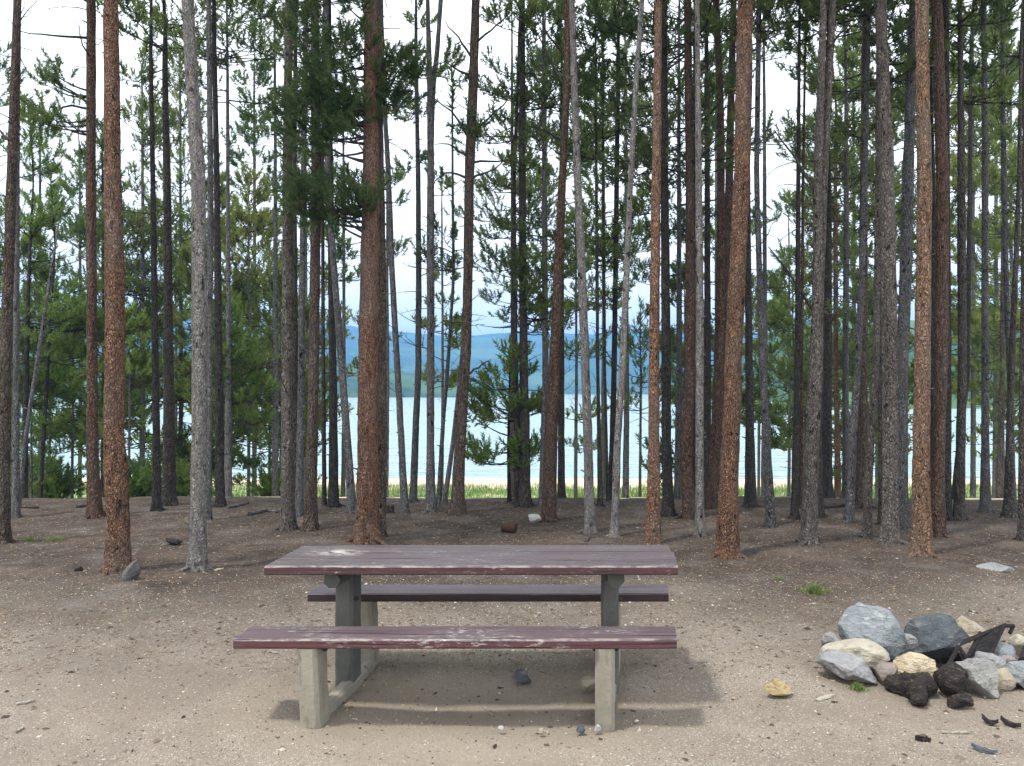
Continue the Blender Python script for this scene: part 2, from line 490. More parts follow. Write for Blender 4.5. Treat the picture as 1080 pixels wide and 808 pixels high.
def pine(label, bk, pts, d=None, top=None, crown=None, tone='mid', flare=None, roots=None, dead=10, deadlen=.7, fork=None,
         blobs=(), stem_top=None, name='pine_tree', sparse=.12, per_m=6., cat='pine tree', group=GROUP, limbs=()):
    """pts: (px, py, width px) from the base upward.  crown: (py of lowest live limbs, radius m)"""
    g = np.random.default_rng(abs(hash_(label)) % 2 ** 31)
    b = pts[0]
    if d is None:
        base = ground_at(b[0], b[1]); d = base[1]
        px0 = base
    else:
        p = pt(b[0], b[1], d); base = np.array([p[0], d, gz(p[0], d)])
    keys = []
    for (px, py, w) in pts:
        p = pt(px, py, d); keys.append([p[2], p[0], d, w / F * d / 2])
    keys[0][0] = base[2] - .04; keys[0][1] = base[0]
    zt = top if top else 10.8 + g.uniform(-1, 1.5)
    zl, xl, _, rl = keys[-1]
    if zt > zl + .3:
        sl = (keys[-1][1] - keys[-2][1]) / max(.5, keys[-1][0] - keys[-2][0])
        sl = max(-.05, min(.05, sl))
        n = 3
        for i in range(1, n + 1):
            f = i / n
            keys.append([zl + (zt - zl) * f, xl + sl * (zt - zl) * f * .7, d + .15 * f * g.normal(), max(.012, rl * (1 - .88 * f))])
    else:
        zt = zl
    big = d < 10
    path, rad = resample(keys, .07 if big else .14)
    root = empty(name, base, label, cat, group)
    tr, wood, leaf = MB(), MB(), MB()
    stem_mesh(tr, path, rad, 22 if big else (14 if d < 14 else 8), g, flare if flare is not None else (.62 if d < 14 else .2), roots if roots is not None else (6 if d < 13.2 else 0))
    ax = lambda z: np.stack([np.interp(z, path[:, 2], path[:, 0]), np.interp(z, path[:, 2], path[:, 1]), np.asarray(z, float)], 1)
    rf = lambda z: np.interp(z, path[:, 2], rad)
    if fork:
        fk = [[pt(px, py, d)[2], pt(px, py, d)[0], d + .05, w / F * d / 2] for (px, py, w) in fork]
        zl = fk[-1][0]
        fk.append([zt - 1, fk[-1][1] + .25, d + .2, .015])
        p2, r2 = resample(fk, .14)
        stem_mesh(tr, p2, r2, 12, g)
    # dead stubs on the bark
    ns = 26 if d < 9.5 else 14
    zs = g.uniform(base[2] + .7, min(zt - .5, base[2] + 8), ns); azs = g.uniform(0, 6.28, ns)
    st = ax(zs) + np.stack([np.cos(azs), np.sin(azs), 0 * azs], 1) * (rf(zs) * .8)[:, None]
    ls = g.uniform(.02, .07, ns) + .15 * rf(zs)
    en = st + np.stack([np.cos(azs), np.sin(azs), .3 + 0 * azs], 1) * ls[:, None]
    tubes(tr, np.stack([st, en], 1), np.stack([np.full(ns, .011), np.full(ns, .006)], 1), 4)
    lod = 'near' if d < 9.6 else ('mid' if d < 19 else 'far')
    tf = {'near': .165, 'mid': .16, 'far': .215}[lod]; per_m = per_m * (1.35 if tone in ('bright', 'yellow') else (.95 if d < 14.2 else 1.15))
    if crown:
        cz = pt(b[0], crown[0], d)[2]
        cz = max(cz, base[2] + .3)
        grow(ax, cz, zt, crown[1], per_m, 'mid' if lod == 'near' else lod, g, wood, leaf, tf, sparse=sparse)
        if fork:
            ax2 = lambda z: np.stack([np.interp(z, p2[:, 2], p2[:, 0]), np.interp(z, p2[:, 2], p2[:, 1]), np.asarray(z, float)], 1)
            grow(ax2, max(cz, p2[0, 2] + 1), zt - 1.2, crown[1] * .8, per_m * .7, lod if lod != 'near' else 'mid', g, wood, leaf, tf, sparse=sparse)
        # a leading shoot
        add_tufts(leaf, ax(np.array([zt - .1, zt - .35])), np.array([[0, 0, 1.]] * 2), np.array([.35, .3]), lod, np.array([.6, .5]), g)
    else:
        cz = zt
    dead_limbs(ax, rf, max(base[2] + 1.6, min(cz, 8) - 5.5), max(base[2] + 2.5, min(cz + .8, zt - .4)), dead, deadlen, wood, g)
    limb_mb = []
    for (x0, y0, x1, y1, x2, y2) in limbs:      # single limbs seen against the sky: three photo points each
        dy = g.uniform(-.15, .15)
        A, B, C = pt(x0, y0, d), pt(x1, y1, d + dy), pt(x2, y2, d + dy * 2)
        t = np.linspace(0, 1, 7)[:, None]
        P = A * (1 - t) ** 2 + 2 * B * t * (1 - t) + C * t ** 2 + np.cumsum(g.normal(0, .012, (7, 3)), 0) * (t > 0)
        lb = MB(); tubes(lb, P[None], np.linspace(.02, .006, 7)[None], 5, False); limb_mb.append(lb)
    for (cx, cy, rx, ry, nb) in blobs:          # boughs of live needles at a place of their own
        for k in range(nb):
            a, rr = g.uniform(0, 6.28), math.sqrt(g.uniform(0, 1))
            ex, ey = cx + rx * rr * math.cos(a), cy + ry * rr * math.sin(a)
            dd = d + g.uniform(-1, 1) * rx / F * d * .7
            tip = pt(ex, ey, dd)
            zst = tip[2] - g.uniform(-.1, .35); stt = ax(np.array([zst]))[0]
            hit = np.linalg.norm((tip - stt)[:2])
            t = np.linspace(0, 1, 5)[:, None]
            P = stt * (1 - t) + tip * t; P[:, 2] -= (np.sin(t[:, 0] * np.pi) * .08 * hit)
            if k % 2 == 0: tubes(wood, P[None], np.linspace(.016, .004, 5)[None], 4, False)
            dr = (P[4] - P[2]); dr /= np.linalg.norm(dr) + 1e-6
            m = 7
            off = g.normal(0, .085, (m, 3)); axs = dr[None] * .5 + g.normal(0, .4, (m, 3)) + np.array([0, 0, .55])
            add_tufts(leaf, tip[None] + off, axs, g.uniform(.13, .21, m), 'near' if d < 11 else 'mid', np.clip(g.uniform(-.1, 1, m), 0, 1), g)
    tr.build('trunk', BARK[bk], root, base)
    wm = BARK['black' if bk in ('dark', 'black', 'redbrown') else 'dark']
    for lb in limb_mb: lb.build('limb', wm, root, base)
    leaf.merge(wood)
    if leaf.n: leaf.build('crown', (NEEDLE[tone], wm), root, base, smooth=False, shade=True)
    return root


def hash_(s):
    h = 2166136261
    for ch in s: h = ((h ^ ord(ch)) * 16777619) & 0xffffffff
    return h


exec_trees = []
P = pine
HIGH = -70     # live crown starts above the picture
# ---- front row
P('orange-barked pine with a kink near its foot, left of the pale grey pine', 'orange', [(125, 603, 22), (125, 560, 21), (121, 495, 22), (119.5, 468, 20), (121, 400, 19), (121, 300, 18.5), (119, 200, 17), (116.5, 0, 15)], crown=(-40, 1.5), dead=5, roots=4)
P('smooth pale grey pine flecked with black knots, next right of the kinked orange pine', 'pale', [(208, 602, 17), (209, 560, 16), (210, 480, 16), (211, 400, 16), (210, 300, 15.5), (209, 200, 15), (202, 100, 13.5), (197, 0, 12)], crown=(-60, 1.4), dead=4, roots=6)
P('stout red-barked pine behind the table, with dark green boughs on its left', 'red', [(386.6, 571, 23), (388, 480, 21), (388.5, 400, 20), (390, 300, 18.5), (391, 200, 17), (391.5, 100, 15), (391, 0, 13.5)], crown=(-30, 1.6), tone='deep', dead=5,
  blobs=[(352, 30, 42, 44, 24), (345, 110, 40, 44, 34), (330, 150, 22, 20, 9), (352, 215, 46, 20, 30), (318, 208, 20, 12, 7), (416, 82, 22, 20, 14), (412, 104, 16, 10, 7), (372, 118, 14, 18, 7)])
P('brown pine pressed close behind the red-barked pine behind the table', 'brown', [(400, 569, 12.5), (402, 480, 12), (402, 400, 11), (402.5, 300, 9.5), (401, 200, 8), (399, 0, 6)], d=9.05, crown=(-60, 1.1), dead=6, roots=3)
P('orange-red pine just past the right end of the table', 'orange', [(688.5, 572, 13.5), (689.5, 480, 11.5), (690, 400, 10.5), (692, 200, 10), (695, 0, 8)], crown=(-50, 1.3), dead=5)
P('thick flaky orange-brown pine with a knot hole low on its trunk', 'orange', [(767.5, 588, 22), (768, 540, 20), (771, 470, 19), (773, 400, 18.5), (778, 300, 17.5), (783, 200, 17), (786, 0, 15)], crown=(-60, 1.6), dead=5, roots=6)
P('smooth tan-orange pine, the brightest trunk on the right side', 'tan', [(971.7, 586, 18.5), (972, 500, 16), (973, 400, 15), (975, 200, 14.5), (972, 0, 13.5)], crown=(-60, 1.5), dead=4, roots=5)
P('tan-brown knotty pine next left of the smooth tan-orange pine', 'greybrown', [(939, 574, 16), (939, 400, 14.5), (936, 200, 13), (928, 0, 12)], crown=(-20, 1.4), dead=8)
P('big grey-brown pine with a forked twin stem, right of the sky gap', 'greybrown', [(853, 573, 16), (855, 520, 15), (858, 450, 15), (860.5, 400, 14.5), (862, 340, 11), (863, 200, 9), (866, 100, 8), (869, 0, 7)], crown=(-10, 1.3), dead=26, deadlen=.9,
  fork=[(862, 420, 8), (866, 340, 8.5), (871, 200, 8), (876, 100, 7.5), (881, 0, 6.5)], limbs=[(862, 210, 840, 165, 815, 140), (860, 330, 838, 290, 808, 262), (872, 50, 890, 40, 905, 18)])
P('pale slim trunk leaning left above the middle of the table', 'pale', [(622, 562, 10.5), (620, 480, 9.5), (617.7, 400, 9), (613.6, 300, 8.5), (609, 200, 8), (602.7, 0, 6.5)], crown=(-60, 1.0), dead=4, roots=3)
P('pale tan sapling-thin trunk leaning right, beside the pale left-leaning one', 'pale', [(648.5, 566, 8.5), (651, 480, 7.5), (656.7, 400, 7), (661, 300, 6.2), (665, 200, 5.6), (671, 100, 5.4), (678, 0, 5)], crown=(-80, .9), dead=4, roots=3)
P('slim pale grey pine between the two orange pines right of the table', 'pale', [(738, 565, 9), (738, 480, 8.5), (738, 400, 8), (737, 200, 7), (735, 0, 5)], crown=(-30, .9), dead=4, roots=2)
P('dark trunk cut by the left edge of the photo, with a pale root', 'brown', [(3, 572, 13), (4, 480, 11), (5, 420, 11), (8, 330, 10), (12, 200, 9.5), (19, 0, 8)], crown=(-20, 1.2), dead=12, limbs=[(14, 150, 4, 140, -14, 120)])
P('slim dark trunk cut by the right edge of the photo', 'dark', [(1078, 570, 8), (1079, 480, 8), (1081, 300, 7), (1083, 0, 6)], crown=(-20, 1.0), dead=8)
P('dark red-brown pine right of the tan-orange pine', 'redbrown', [(988, 565, 14.5), (990, 480, 13.5), (993, 400, 13), (994, 200, 12), (988, 0, 10)], crown=(-30, 1.3), tone='deep', dead=8)
P('thin crooked grey stem just left of the tan-brown knotty pine', 'greybrown', [(914.5, 568, 8.5), (918, 480, 8), (924, 400, 7), (926.5, 200, 6), (927, 0, 4.5)], crown=(60, .9), dead=10)
# ---- second row, left to right
P('thin grey trunk beside the dark trunk at the left edge', 'grey', [(16.5, 546, 7), (17, 400, 6), (18, 200, 5), (20, 0, 4)], crown=(10, .9), dead=14)
P('reddish dark pine with a swollen foot, left of the kinked orange pine', 'redbrown', [(100, 546, 14), (98, 500, 11), (97, 400, 10.5), (96, 200, 10), (96, 0, 8.5)], crown=(-20, 1.2), dead=10, deadlen=1.1, flare=.7,
  limbs=[(94, 40, 60, 36, 22, 30), (95, 110, 78, 95, 62, 88), (94, 115, 60, 105, 45, 150)], blobs=[(48, 130, 26, 10, 9), (65, 85, 20, 9, 7)])
P('thin black pole right of the kinked orange pine', 'black', [(165.5, 539, 8.5), (164, 400, 7), (161, 200, 5), (159, 60, 4)], top=9.5, crown=(60, .8), dead=12)
P('dark straight pine with flared foot, midway between orange and pale grey pines', 'dark', [(178, 533, 13), (178, 400, 10), (176, 200, 8), (174, 80, 6)], top=8.4, crown=(120, 1.0), dead=16)
P('thin dark trunk tucked against the right of the pale grey pine', 'grey', [(219, 548, 6.5), (221, 400, 6), (222, 200, 5.6), (220, 0, 5)], crown=(-10, 1.0), dead=8)
P('black straight pine right of the pale grey pine, foot in the green', 'black', [(232, 534, 8.5), (231, 400, 8), (228.6, 200, 6.5), (226, 60, 5)], crown=(80, 1.0), dead=12)
P('knotty brown-grey pine with gnarled roots, left of the table', 'greybrown', [(303, 559, 13), (303, 480, 11.5), (303, 400, 11.5), (303, 200, 10.5), (305, 0, 8)], crown=(-10, 1.1), dead=12, roots=7, deadlen=.9)
P('dark trunk half hidden behind the knotty brown-grey pine', 'dark', [(311.5, 541, 6.5), (311, 400, 6), (310.5, 200, 5), (312, 0, 4)], crown=(20, 1.0), dead=10)
P('slender grey pine between two brown pines behind the table left end', 'grey', [(315.7, 544, 8), (317.6, 400, 6.5), (320, 200, 6), (323, 0, 5)], crown=(-10, .9), dead=8)
P('scaly brown pine behind the left corner of the tabletop', 'brown', [(327.5, 559, 13), (329, 480, 12), (331, 400, 11), (333.5, 200, 10), (332, 0, 8)], crown=(-40, 1.1), dead=8, roots=5)
P('pole-thin dark pine left of the black pine behind the table', 'dark', [(342, 533.5, 4.5), (341, 400, 4), (340, 200, 3.5), (341, 40, 3)], top=8.6, crown=(120, .8), dead=8)
P('straight black pine left of the red-barked pine', 'black', [(352, 535, 10), (351, 400, 8.5), (349, 250, 7), (347, 100, 5.5)], top=9.5, crown=(60, 1.0), dead=10)
P('grey pine leaning left, just left of the red-barked pine', 'grey', [(371, 541, 8.5), (366, 470, 8), (360.7, 400, 7.5), (352.6, 300, 7), (345.8, 200, 6.5), (343, 0, 5.5)], crown=(30, 1.0), dead=12)
P('grey trunk leaning left, first one right of the red-barked pine', 'grey', [(426.7, 541.6, 8.5), (423, 470, 7), (419, 400, 6.5), (413.6, 300, 5.8), (410, 200, 5.4), (404, 100, 4.8), (402, 0, 4.4)], crown=(-10, .9), dead=12)
P('grey curved trunk with tufts near its top, second right of red-barked pine', 'grey', [(436, 530, 7.5), (438, 470, 7), (441.4, 400, 6.4), (441.5, 300, 6), (441, 200, 5.4), (438.7, 60, 4.2)], top=8.8, crown=(210, .42), dead=14, sparse=.35, per_m=5)
P('grey pine that forks into two stems high up', 'grey', [(454.5, 540, 10.5), (454, 470, 8.5), (454, 400, 8), (454.5, 200, 7.6), (453.5, 110, 6.5), (451, 10, 4.5)], crown=(120, .7), dead=14, sparse=.3, per_m=5,
  fork=[(454.5, 150, 6.5), (456, 105, 6), (461, 60, 5.2), (465, 0, 4.8)])
P('thin grey stem leaning right, left of the big leaning brown pine', 'grey', [(463, 532, 4.8), (467, 460, 4.5), (472, 400, 4), (478.5, 300, 3.4), (477.6, 230, 3), (477, 120, 2)], top=6.2, crown=(380, .55), dead=10, sparse=.5, per_m=4)
P('short slanting stem behind the foot of the leaning brown pine', 'grey', [(469.5, 532, 5), (477, 482, 4.6), (484, 420, 4.2), (493, 320, 3.4)], top=5.2, crown=None, dead=8, cat='dead pine')
P('leaning brown pine with long bare curved limbs, between table and open sky', 'brown', [(482.5, 541.6, 14), (486, 470, 12), (491, 400, 10.5), (493.5, 300, 10), (495, 200, 10), (499, 100, 10), (502, 0, 9)], crown=(-30, 1.2), dead=10, deadlen=.9,
  limbs=[(494, 145, 478, 112, 455, 100), (494, 165, 476, 150, 455, 150), (493, 188, 470, 170, 458, 198), (497, 60, 482, 40, 470, 25), (496, 80, 480, 70, 472, 62), (497, 140, 520, 120, 545, 92), (496, 172, 525, 165, 550, 170), (495, 190, 520, 180, 536, 165), (493, 395, 500, 388, 511, 380), (498, 50, 520, 35, 535, 20)], blobs=[(494, 140, 10, 14, 4)])
P('small young pine with tiered boughs against the lake', 'black', [(537, 529, 4), (536, 480, 3.4), (537, 440, 2.6)], top=2.2, crown=(500, .6), tone='bright', dead=2, per_m=17, name='young_pine', cat='young pine', roots=0, sparse=0, group=None)
P('massive dark double-stemmed pine in the centre, boughs from top to middle', 'dark', [(553.5, 533.5, 12), (553.5, 470, 10.5), (552.5, 400, 9.5), (551.5, 300, 8.5), (550.6, 200, 8), (551, 100, 6.5), (551, 0, 5.5)], crown=(350, .85), tone='mid', dead=16, per_m=5.5, sparse=.2,
  fork=[(546, 532, 9), (545.5, 470, 7), (543.5, 400, 6), (542.5, 300, 5.5), (542, 200, 4)], blobs=[(560, 318, 20, 12, 7), (575, 330, 14, 9, 4), (517, 410, 15, 3, 3), (520, 426, 12, 3, 2), (508, 442, 14, 3, 3)])
P('thin grey-black trunk between the double-stemmed pine and the reddish pine', 'grey', [(571.6, 533.5, 6.5), (574.5, 400, 5), (573.5, 200, 4), (573, 60, 3)], top=9, crown=(330, .75), dead=10, tone='deep')
P('reddish dark pine leaning right with a split foot, behind the white stone', 'redbrown', [(578.5, 550, 15), (581, 470, 13.5), (585, 400, 12.5), (588.7, 300, 10.5), (593, 200, 9), (598, 100, 7.5), (599, 0, 6.5)], crown=(10, 1.2), tone='deep', dead=10, flare=.4,
  limbs=[(597, 95, 580, 60, 560, 20), (597, 60, 582, 40, 565, 8), (595, 150, 575, 135, 555, 132)])
P('dark trunk showing just right of the reddish leaning pine', 'dark', [(592, 524, 8), (592, 400, 6.5), (592, 250, 5)], d=13.4, top=8.5, crown=(300, .8), dead=10, tone='deep')
P('slim dark pine between the two pale leaning trunks', 'dark', [(633, 533.5, 5.5), (630.5, 400, 3.8), (629, 200, 3), (628, 60, 2.2)], top=8.6, crown=(260, .8), dead=14)
P('thread-thin stem left of the black pole behind the pale trunks', 'dark', [(641, 529, 3.2), (638, 400, 3), (636, 200, 2.4)], top=7.2, crown=(330, .6), dead=8, sparse=.4)
P('black pole just left of the pale right-leaning trunk', 'black', [(645, 528, 7.5), (647.7, 400, 6), (650.5, 200, 5), (652, 60, 4)], d=12.6, top=9.5, crown=(240, .9), dead=16)
P('black pine with a flared foot, right of the orange-red pine', 'black', [(705, 544, 12), (703, 470, 10), (702.5, 400, 9.5), (701, 200, 8), (700, 0, 6.5)], crown=(190, 1.15), tone='deep', dead=14, per_m=8)
P('thin grey trunk glimpsed right of the black flared pine', 'grey', [(714, 529, 5.5), (715.5, 400, 5), (716, 200, 4)], d=12.9, top=9, crown=(160, 1.0), tone='deep', dead=10)
P('curving dark brown pine with spreading roots in the right centre', 'redbrown', [(727, 547, 13), (724, 500, 11), (726, 440, 11.5), (727.5, 400, 11), (727.5, 200, 9), (725, 0, 8)], crown=(210, 1.2), tone='deep', dead=14, roots=8, per_m=8, limbs=[(729, 180, 742, 120, 737, 60), (729, 140, 735, 100, 733, 30)])
P('thin black trunk behind the curving dark brown pine', 'black', [(733, 530, 6.5), (733, 400, 6), (733, 200, 5)], d=12.8, top=9, crown=(120, 1.0), tone='deep', dead=10)
P('dark trunk right of the slim pale grey pine', 'dark', [(745.7, 533, 8.5), (746, 400, 7.5), (746, 200, 6), (745, 40, 4)], top=9.8, crown=(130, 1.0), tone='deep', dead=10)
P('dark brown pine leaning right beside the thick orange-brown pine', 'redbrown', [(752, 536, 12), (755, 470, 11), (758.5, 400, 10.5), (760.5, 250, 9), (760, 120, 7.5), (754.7, 0, 6.5)], crown=(-30, 1.2), tone='deep', dead=8)
P('brown trunk running up behind the thick orange-brown pine', 'brown', [(760, 531, 9), (764, 400, 8.5), (769, 200, 8), (774, 0, 6.5)], d=12.6, crown=(20, 1.1), dead=8)
P('straight black pine right of the thick orange-brown pine', 'black', [(792, 535.6, 11), (790, 400, 8), (788, 200, 6.5), (787, 60, 4.5)], top=9.5, crown=(180, .9), dead=14)
P('grey pine leaning left at the edge of the sky gap', 'grey', [(813, 556, 9), (809, 480, 7.8), (804, 400, 7), (801, 300, 6.3), (798, 200, 5.8), (800.7, 0, 5)], crown=(120, .6), dead=12, sparse=.35, per_m=5.5)
P('slim black pine left of the forked grey-brown pine', 'black', [(838.6, 547, 7.5), (840, 470, 6.5), (841, 400, 6), (842, 200, 4.6), (843, 60, 3)], top=8.2, crown=(200, .5), dead=16, sparse=.4, per_m=4)
P('thread-thin reddish stem rising up the sky gap', 'redbrown', [(845, 536, 4.4), (845.5, 400, 3.8), (847, 200, 2.8), (850, 20, 2)], top=7.6, crown=(180, .4), dead=12, sparse=.45, per_m=4)
P('dark pine with a broad foot close behind the forked grey-brown pine', 'dark', [(862, 548, 11), (863, 470, 8), (865, 400, 7)], d=10.5, top=9, crown=(100, 1.0), dead=10)
P('black trunk standing in shade right of the forked grey-brown pine', 'black', [(872, 528, 12), (873, 400, 8.5), (874, 200, 6)], d=13.2, top=9, crown=(350, 1.0), dead=10)
P('reddish trunk deep in the stand right of the forked pine', 'redbrown', [(883.5, 518, 7), (882, 400, 5.5), (881, 200, 4)], d=16, top=9.5, crown=(330, 1.1), dead=8)
P('straight grey trunk left of the crossing blue-grey one', 'grey', [(892, 527, 7.5), (892, 400, 6.5), (892.5, 200, 5)], d=13.2, top=9.5, crown=(200, 1.1), dead=12)
P('blue-grey slanting trunk that crosses its neighbours right of the forked pine', 'grey', [(896, 551, 8.5), (900, 470, 7), (905, 400, 6.3), (909, 300, 6), (912, 200, 5.8), (917, 0, 4.8)], crown=(120, 1.0), dead=16)
P('broad brown trunk behind the crossing blue-grey one', 'brown', [(907.5, 535, 14), (909, 470, 12), (910, 400, 10), (911, 200, 7), (911, 60, 5)], top=9.8, crown=(190, 1.1), dead=12)
P('short dark trunk filling the gap behind the thin crooked stem', 'dark', [(930, 555, 6), (929, 470, 5.5), (928.5, 400, 5)], d=9.9, top=7.5, crown=(200, .8), dead=10)
P('dark grey scaly pine between the tan-brown and tan-orange pines', 'grey', [(951, 557, 12), (951.3, 470, 11.5), (951.6, 400, 11.5), (955, 300, 11.5), (958, 200, 11), (963.5, 0, 7.5)], crown=(40, 1.2), tone='deep', dead=16)
P('black trunk between the tan-orange pine and the red-brown pine', 'black', [(982.6, 536, 7.5), (983, 400, 6.5), (984, 200, 5)], top=9, crown=(160, 1.0), tone='deep', dead=12)
P('black pine close against the right of the red-brown pine', 'black', [(999, 548, 9), (999, 400, 8), (998, 200, 7), (997.5, 0, 6)], crown=(90, 1.1), tone='deep', dead=14)
P('thin black trunk in the gap right of the red-brown pine', 'black', [(1006.5, 527, 5.5), (1013, 460, 5), (1020, 410, 4.8), (1023, 200, 4.5), (1024, 60, 3.5)], d=13.3, top=9.5, crown=(210, 1.0), dead=14)
P('black-brown pine standing before the lake, second right of the red-brown pine', 'dark', [(1012, 548, 11), (1013.5, 470, 9.5), (1015, 400, 9), (1014, 200, 7.5), (1012.5, 0, 4)], crown=(120, .9), dead=18)
P('straight blue-grey pine framed by the bright lake near the right edge', 'grey', [(1040, 540, 9.5), (1039, 470, 7.5), (1039, 400, 7), (1039, 200, 6.5), (1037.5, 0, 5)], crown=(10, 1.1), tone='yellow', dead=20)
P('dark trunk with a rooted foot on the beach near the right edge', 'dark', [(1055, 518, 9), (1056, 460, 6), (1057, 400, 5), (1058, 200, 3.5)], d=16, top=9.5, crown=(400, .9), dead=10)
P('slim dark pine bending right near the right edge', 'dark', [(1063.7, 546, 8.5), (1065, 470, 7.2), (1067, 400, 6.6), (1071, 300, 5.5), (1075, 200, 4.5), (1077, 60, 3.5)], top=8.5, crown=(160, .9), dead=14)
P('thin grey pine crossing the right-bending dark pine', 'grey', [(1068, 540, 6.5), (1066, 430, 5.5), (1062, 330, 5.2), (1059, 200, 4.8), (1057, 0, 3.6)], crown=(60, 1.0), tone='yellow', dead=16)
# left background stems
P('leaning dead pole slanting right among the left-hand young pines', 'grey', [(20, 545, 4), (27, 470, 4), (38, 400, 3.6), (52, 310, 3.2)], d=11.5, top=4.1, crown=None, dead=6, name='dead_pine', cat='dead pine', roots=0)
P('thin dark stem right of the leaning dead pole', 'black', [(26, 524, 6), (27, 440, 5.5), (29, 330, 4.5)], d=14, top=6.5, crown=(420, 1.0), tone='bright', dead=6)
P('crooked thin dark stem left of the reddish dark pine', 'black', [(43, 525, 4.4), (46, 470, 4.2), (49, 420, 4)], d=14.5, top=5.5, crown=(430, 1.0), tone='bright', dead=6)

# ---- trees farther back, down the bank: (label, px, depth, foliage bottom px, top px, radius m, tone, limbs per m)
FAR = [
    ('bright young pine at the left edge behind the dark cut-off trunk', 12, 17, 495, 215, 1.1, 'bright', 11),
    ('tall bushy pine rising at the upper left corner', -8, 15, 430, 40, 1.0, 'mid', 6),
    ('bright young pine under the patch of open sky on the left', 52, 18, 505, 280, 1.25, 'bright', 12),
    ('low bright pine beside the reddish dark pine, its boughs to the ground', 76, 15.5, 508, 320, 1.0, 'bright', 12),
    ('tall thin pine with a bare dead top left of the reddish dark pine', 42, 26, 330, 105, .8, 'mid', 3),
    ('feathery pine behind the reddish dark pine', 84, 24, 490, 130, 1.7, 'mid', 7),
    ('full dark green pine between the reddish pine and the orange pine', 108, 17, 490, 140, 1.2, 'deep', 10),
    ('dense green pine behind the thin black pole', 150, 16, 480, 40, 1.25, 'mid', 10),
    ('low leafy pine behind the foot of the thin black pole', 148, 18, 510, 290, 1.4, 'bright', 11),
    ('bushy pine behind the dark straight pine with flared foot', 190, 18, 500, 60, 1.35, 'mid', 10),
    ('bright pine glimpsed left of the pale grey pine', 185, 24, 490, 250, 1.6, 'bright', 7),
    ('tall green pine whose head fills the sky right of the pale grey pine', 240, 14.5, 150, -140, 1.3, 'mid', 8),
    ('yellow-green pine with boughs down to the grass, right of the black pine', 262, 17, 515, 190, 1.3, 'yellow', 12),
    ('yellowish pine behind the boughs left of the knotty pine', 284, 21, 508, 240, 1.6, 'yellow', 10),
    ('loose tall pine behind the yellow-green pine', 268, 25, 450, 30, 1.5, 'mid', 5),
    ('green pine showing between pale grey and black pines', 222, 19, 510, 170, 1.2, 'mid', 10),
    ('short bushy young pine filling the gap left of the thin black pole', 136, 14.5, 512, 345, .8, 'bright', 12),
    ('young pine half hidden by the pale grey pine', 203, 15.5, 508, 270, .85, 'mid', 11),
    ('small full young pine just right of the black straight pine', 243, 15, 516, 330, .85, 'bright', 13),
    ('young pine with low boughs behind the knotty brown-grey pine', 296, 16.5, 512, 300, 1.0, 'mid', 10),
    ('small bright young pine between the two leftmost dark stems', 33, 14.8, 512, 370, .75, 'bright', 12),
    ('round-headed young pine behind the slender grey pine', 325, 18, 505, 330, .8, 'mid', 8),
    ('tall pine crowding the top left of the knotty brown-grey pine', 290, 15, 130, -120, 1.2, 'mid', 7),
    ('hazy pine behind the slender grey and scaly brown pines', 322, 24, 470, 100, 1.3, 'mid', 5),
    ('pine behind the grey left-leaning pine, fringed against the sky', 362, 19, 420, 90, 1.1, 'mid', 4.5),
    ('wispy pine between red-barked pine and first grey leaning trunk', 408, 17, 390, 150, .55, 'mid', 4),
    ('slight wispy pine standing before the lake hills left of centre', 466, 19, 420, 190, .5, 'mid', 4),
    ('tall layered pine behind the double-stemmed pine', 540, 17, 330, -60, 1.05, 'deep', 6),
    ('soft pine filling the sky right of the double-stemmed pine', 575, 20, 300, -60, 1.2, 'mid', 6),
    ('sparse pine behind the pale left-leaning trunk', 607, 18, 480, 180, .8, 'mid', 4.5),
    ('fine feathery pine between the two pale leaning trunks', 636, 22, 340, -40, 1.35, 'mid', 6),
    ('tall pine behind the pale right-leaning trunk', 660, 18, 300, -80, 1.15, 'mid', 6.5),
    ('low dark pine before the lake left of the orange-red pine', 675, 17, 475, 330, .75, 'deep', 9),
    ('dense dark pine behind the black flared pine', 716, 15, 300, -100, 1.15, 'deep', 9),
    ('shady low pine behind the curving dark brown pine', 722, 19, 520, 290, .9, 'deep', 8),
    ('green pine behind the dark brown right-leaning pine', 755, 20, 480, 40, 1.2, 'mid', 7),
    ('tall pine with fringed edge left of the sky gap', 806, 16, 230, -120, .8, 'mid', 5.5),
    ('light pine behind the black pine right of the orange-brown pine', 800, 24, 440, 230, .7, 'mid', 4.5),
    ('young pine rising at the right side of the sky gap', 832, 19, 470, 215, .75, 'mid', 7),
    ('full green pine behind the forked grey-brown pine', 868, 17, 500, 90, 1.05, 'mid', 8),
    ('bright-tipped pine low behind the slim black pine', 836, 23, 440, 300, 1.2, 'bright', 8),
    ('tall pine behind the crossing blue-grey trunk', 900, 19, 490, 30, 1.2, 'mid', 7.5),
    ('dark low pine in the shade behind the broad brown trunk', 905, 16, 510, 300, .8, 'deep', 8),
    ('broad pine behind the thin crooked stem', 925, 22, 470, 110, 1.5, 'mid', 7),
    ('tall pine behind the dark grey scaly pine', 955, 18, 470, 70, 1.15, 'mid', 7),
    ('green pine behind the smooth tan-orange pine', 980, 22, 450, -20, 1.4, 'mid', 6.5),
    ('yellow-green tall pine right of the red-brown pine', 1026, 20, 420, 10, 1.2, 'yellow', 6.5),
    ('drooping yellow-green pine behind the straight blue-grey pine', 1050, 24, 440, -10, 1.5, 'yellow', 6.5),
    ('low thin pine before the lake at the right', 1048, 17, 470, 330, .7, 'mid', 6),
    ('bushy pine at the right edge of the photo', 1082, 17, 480, 120, 1.0, 'mid', 6.5),
    ('tall pale green pine in the upper right corner', 1066, 28, 400, 60, 1.7, 'yellow', 5.5),
]
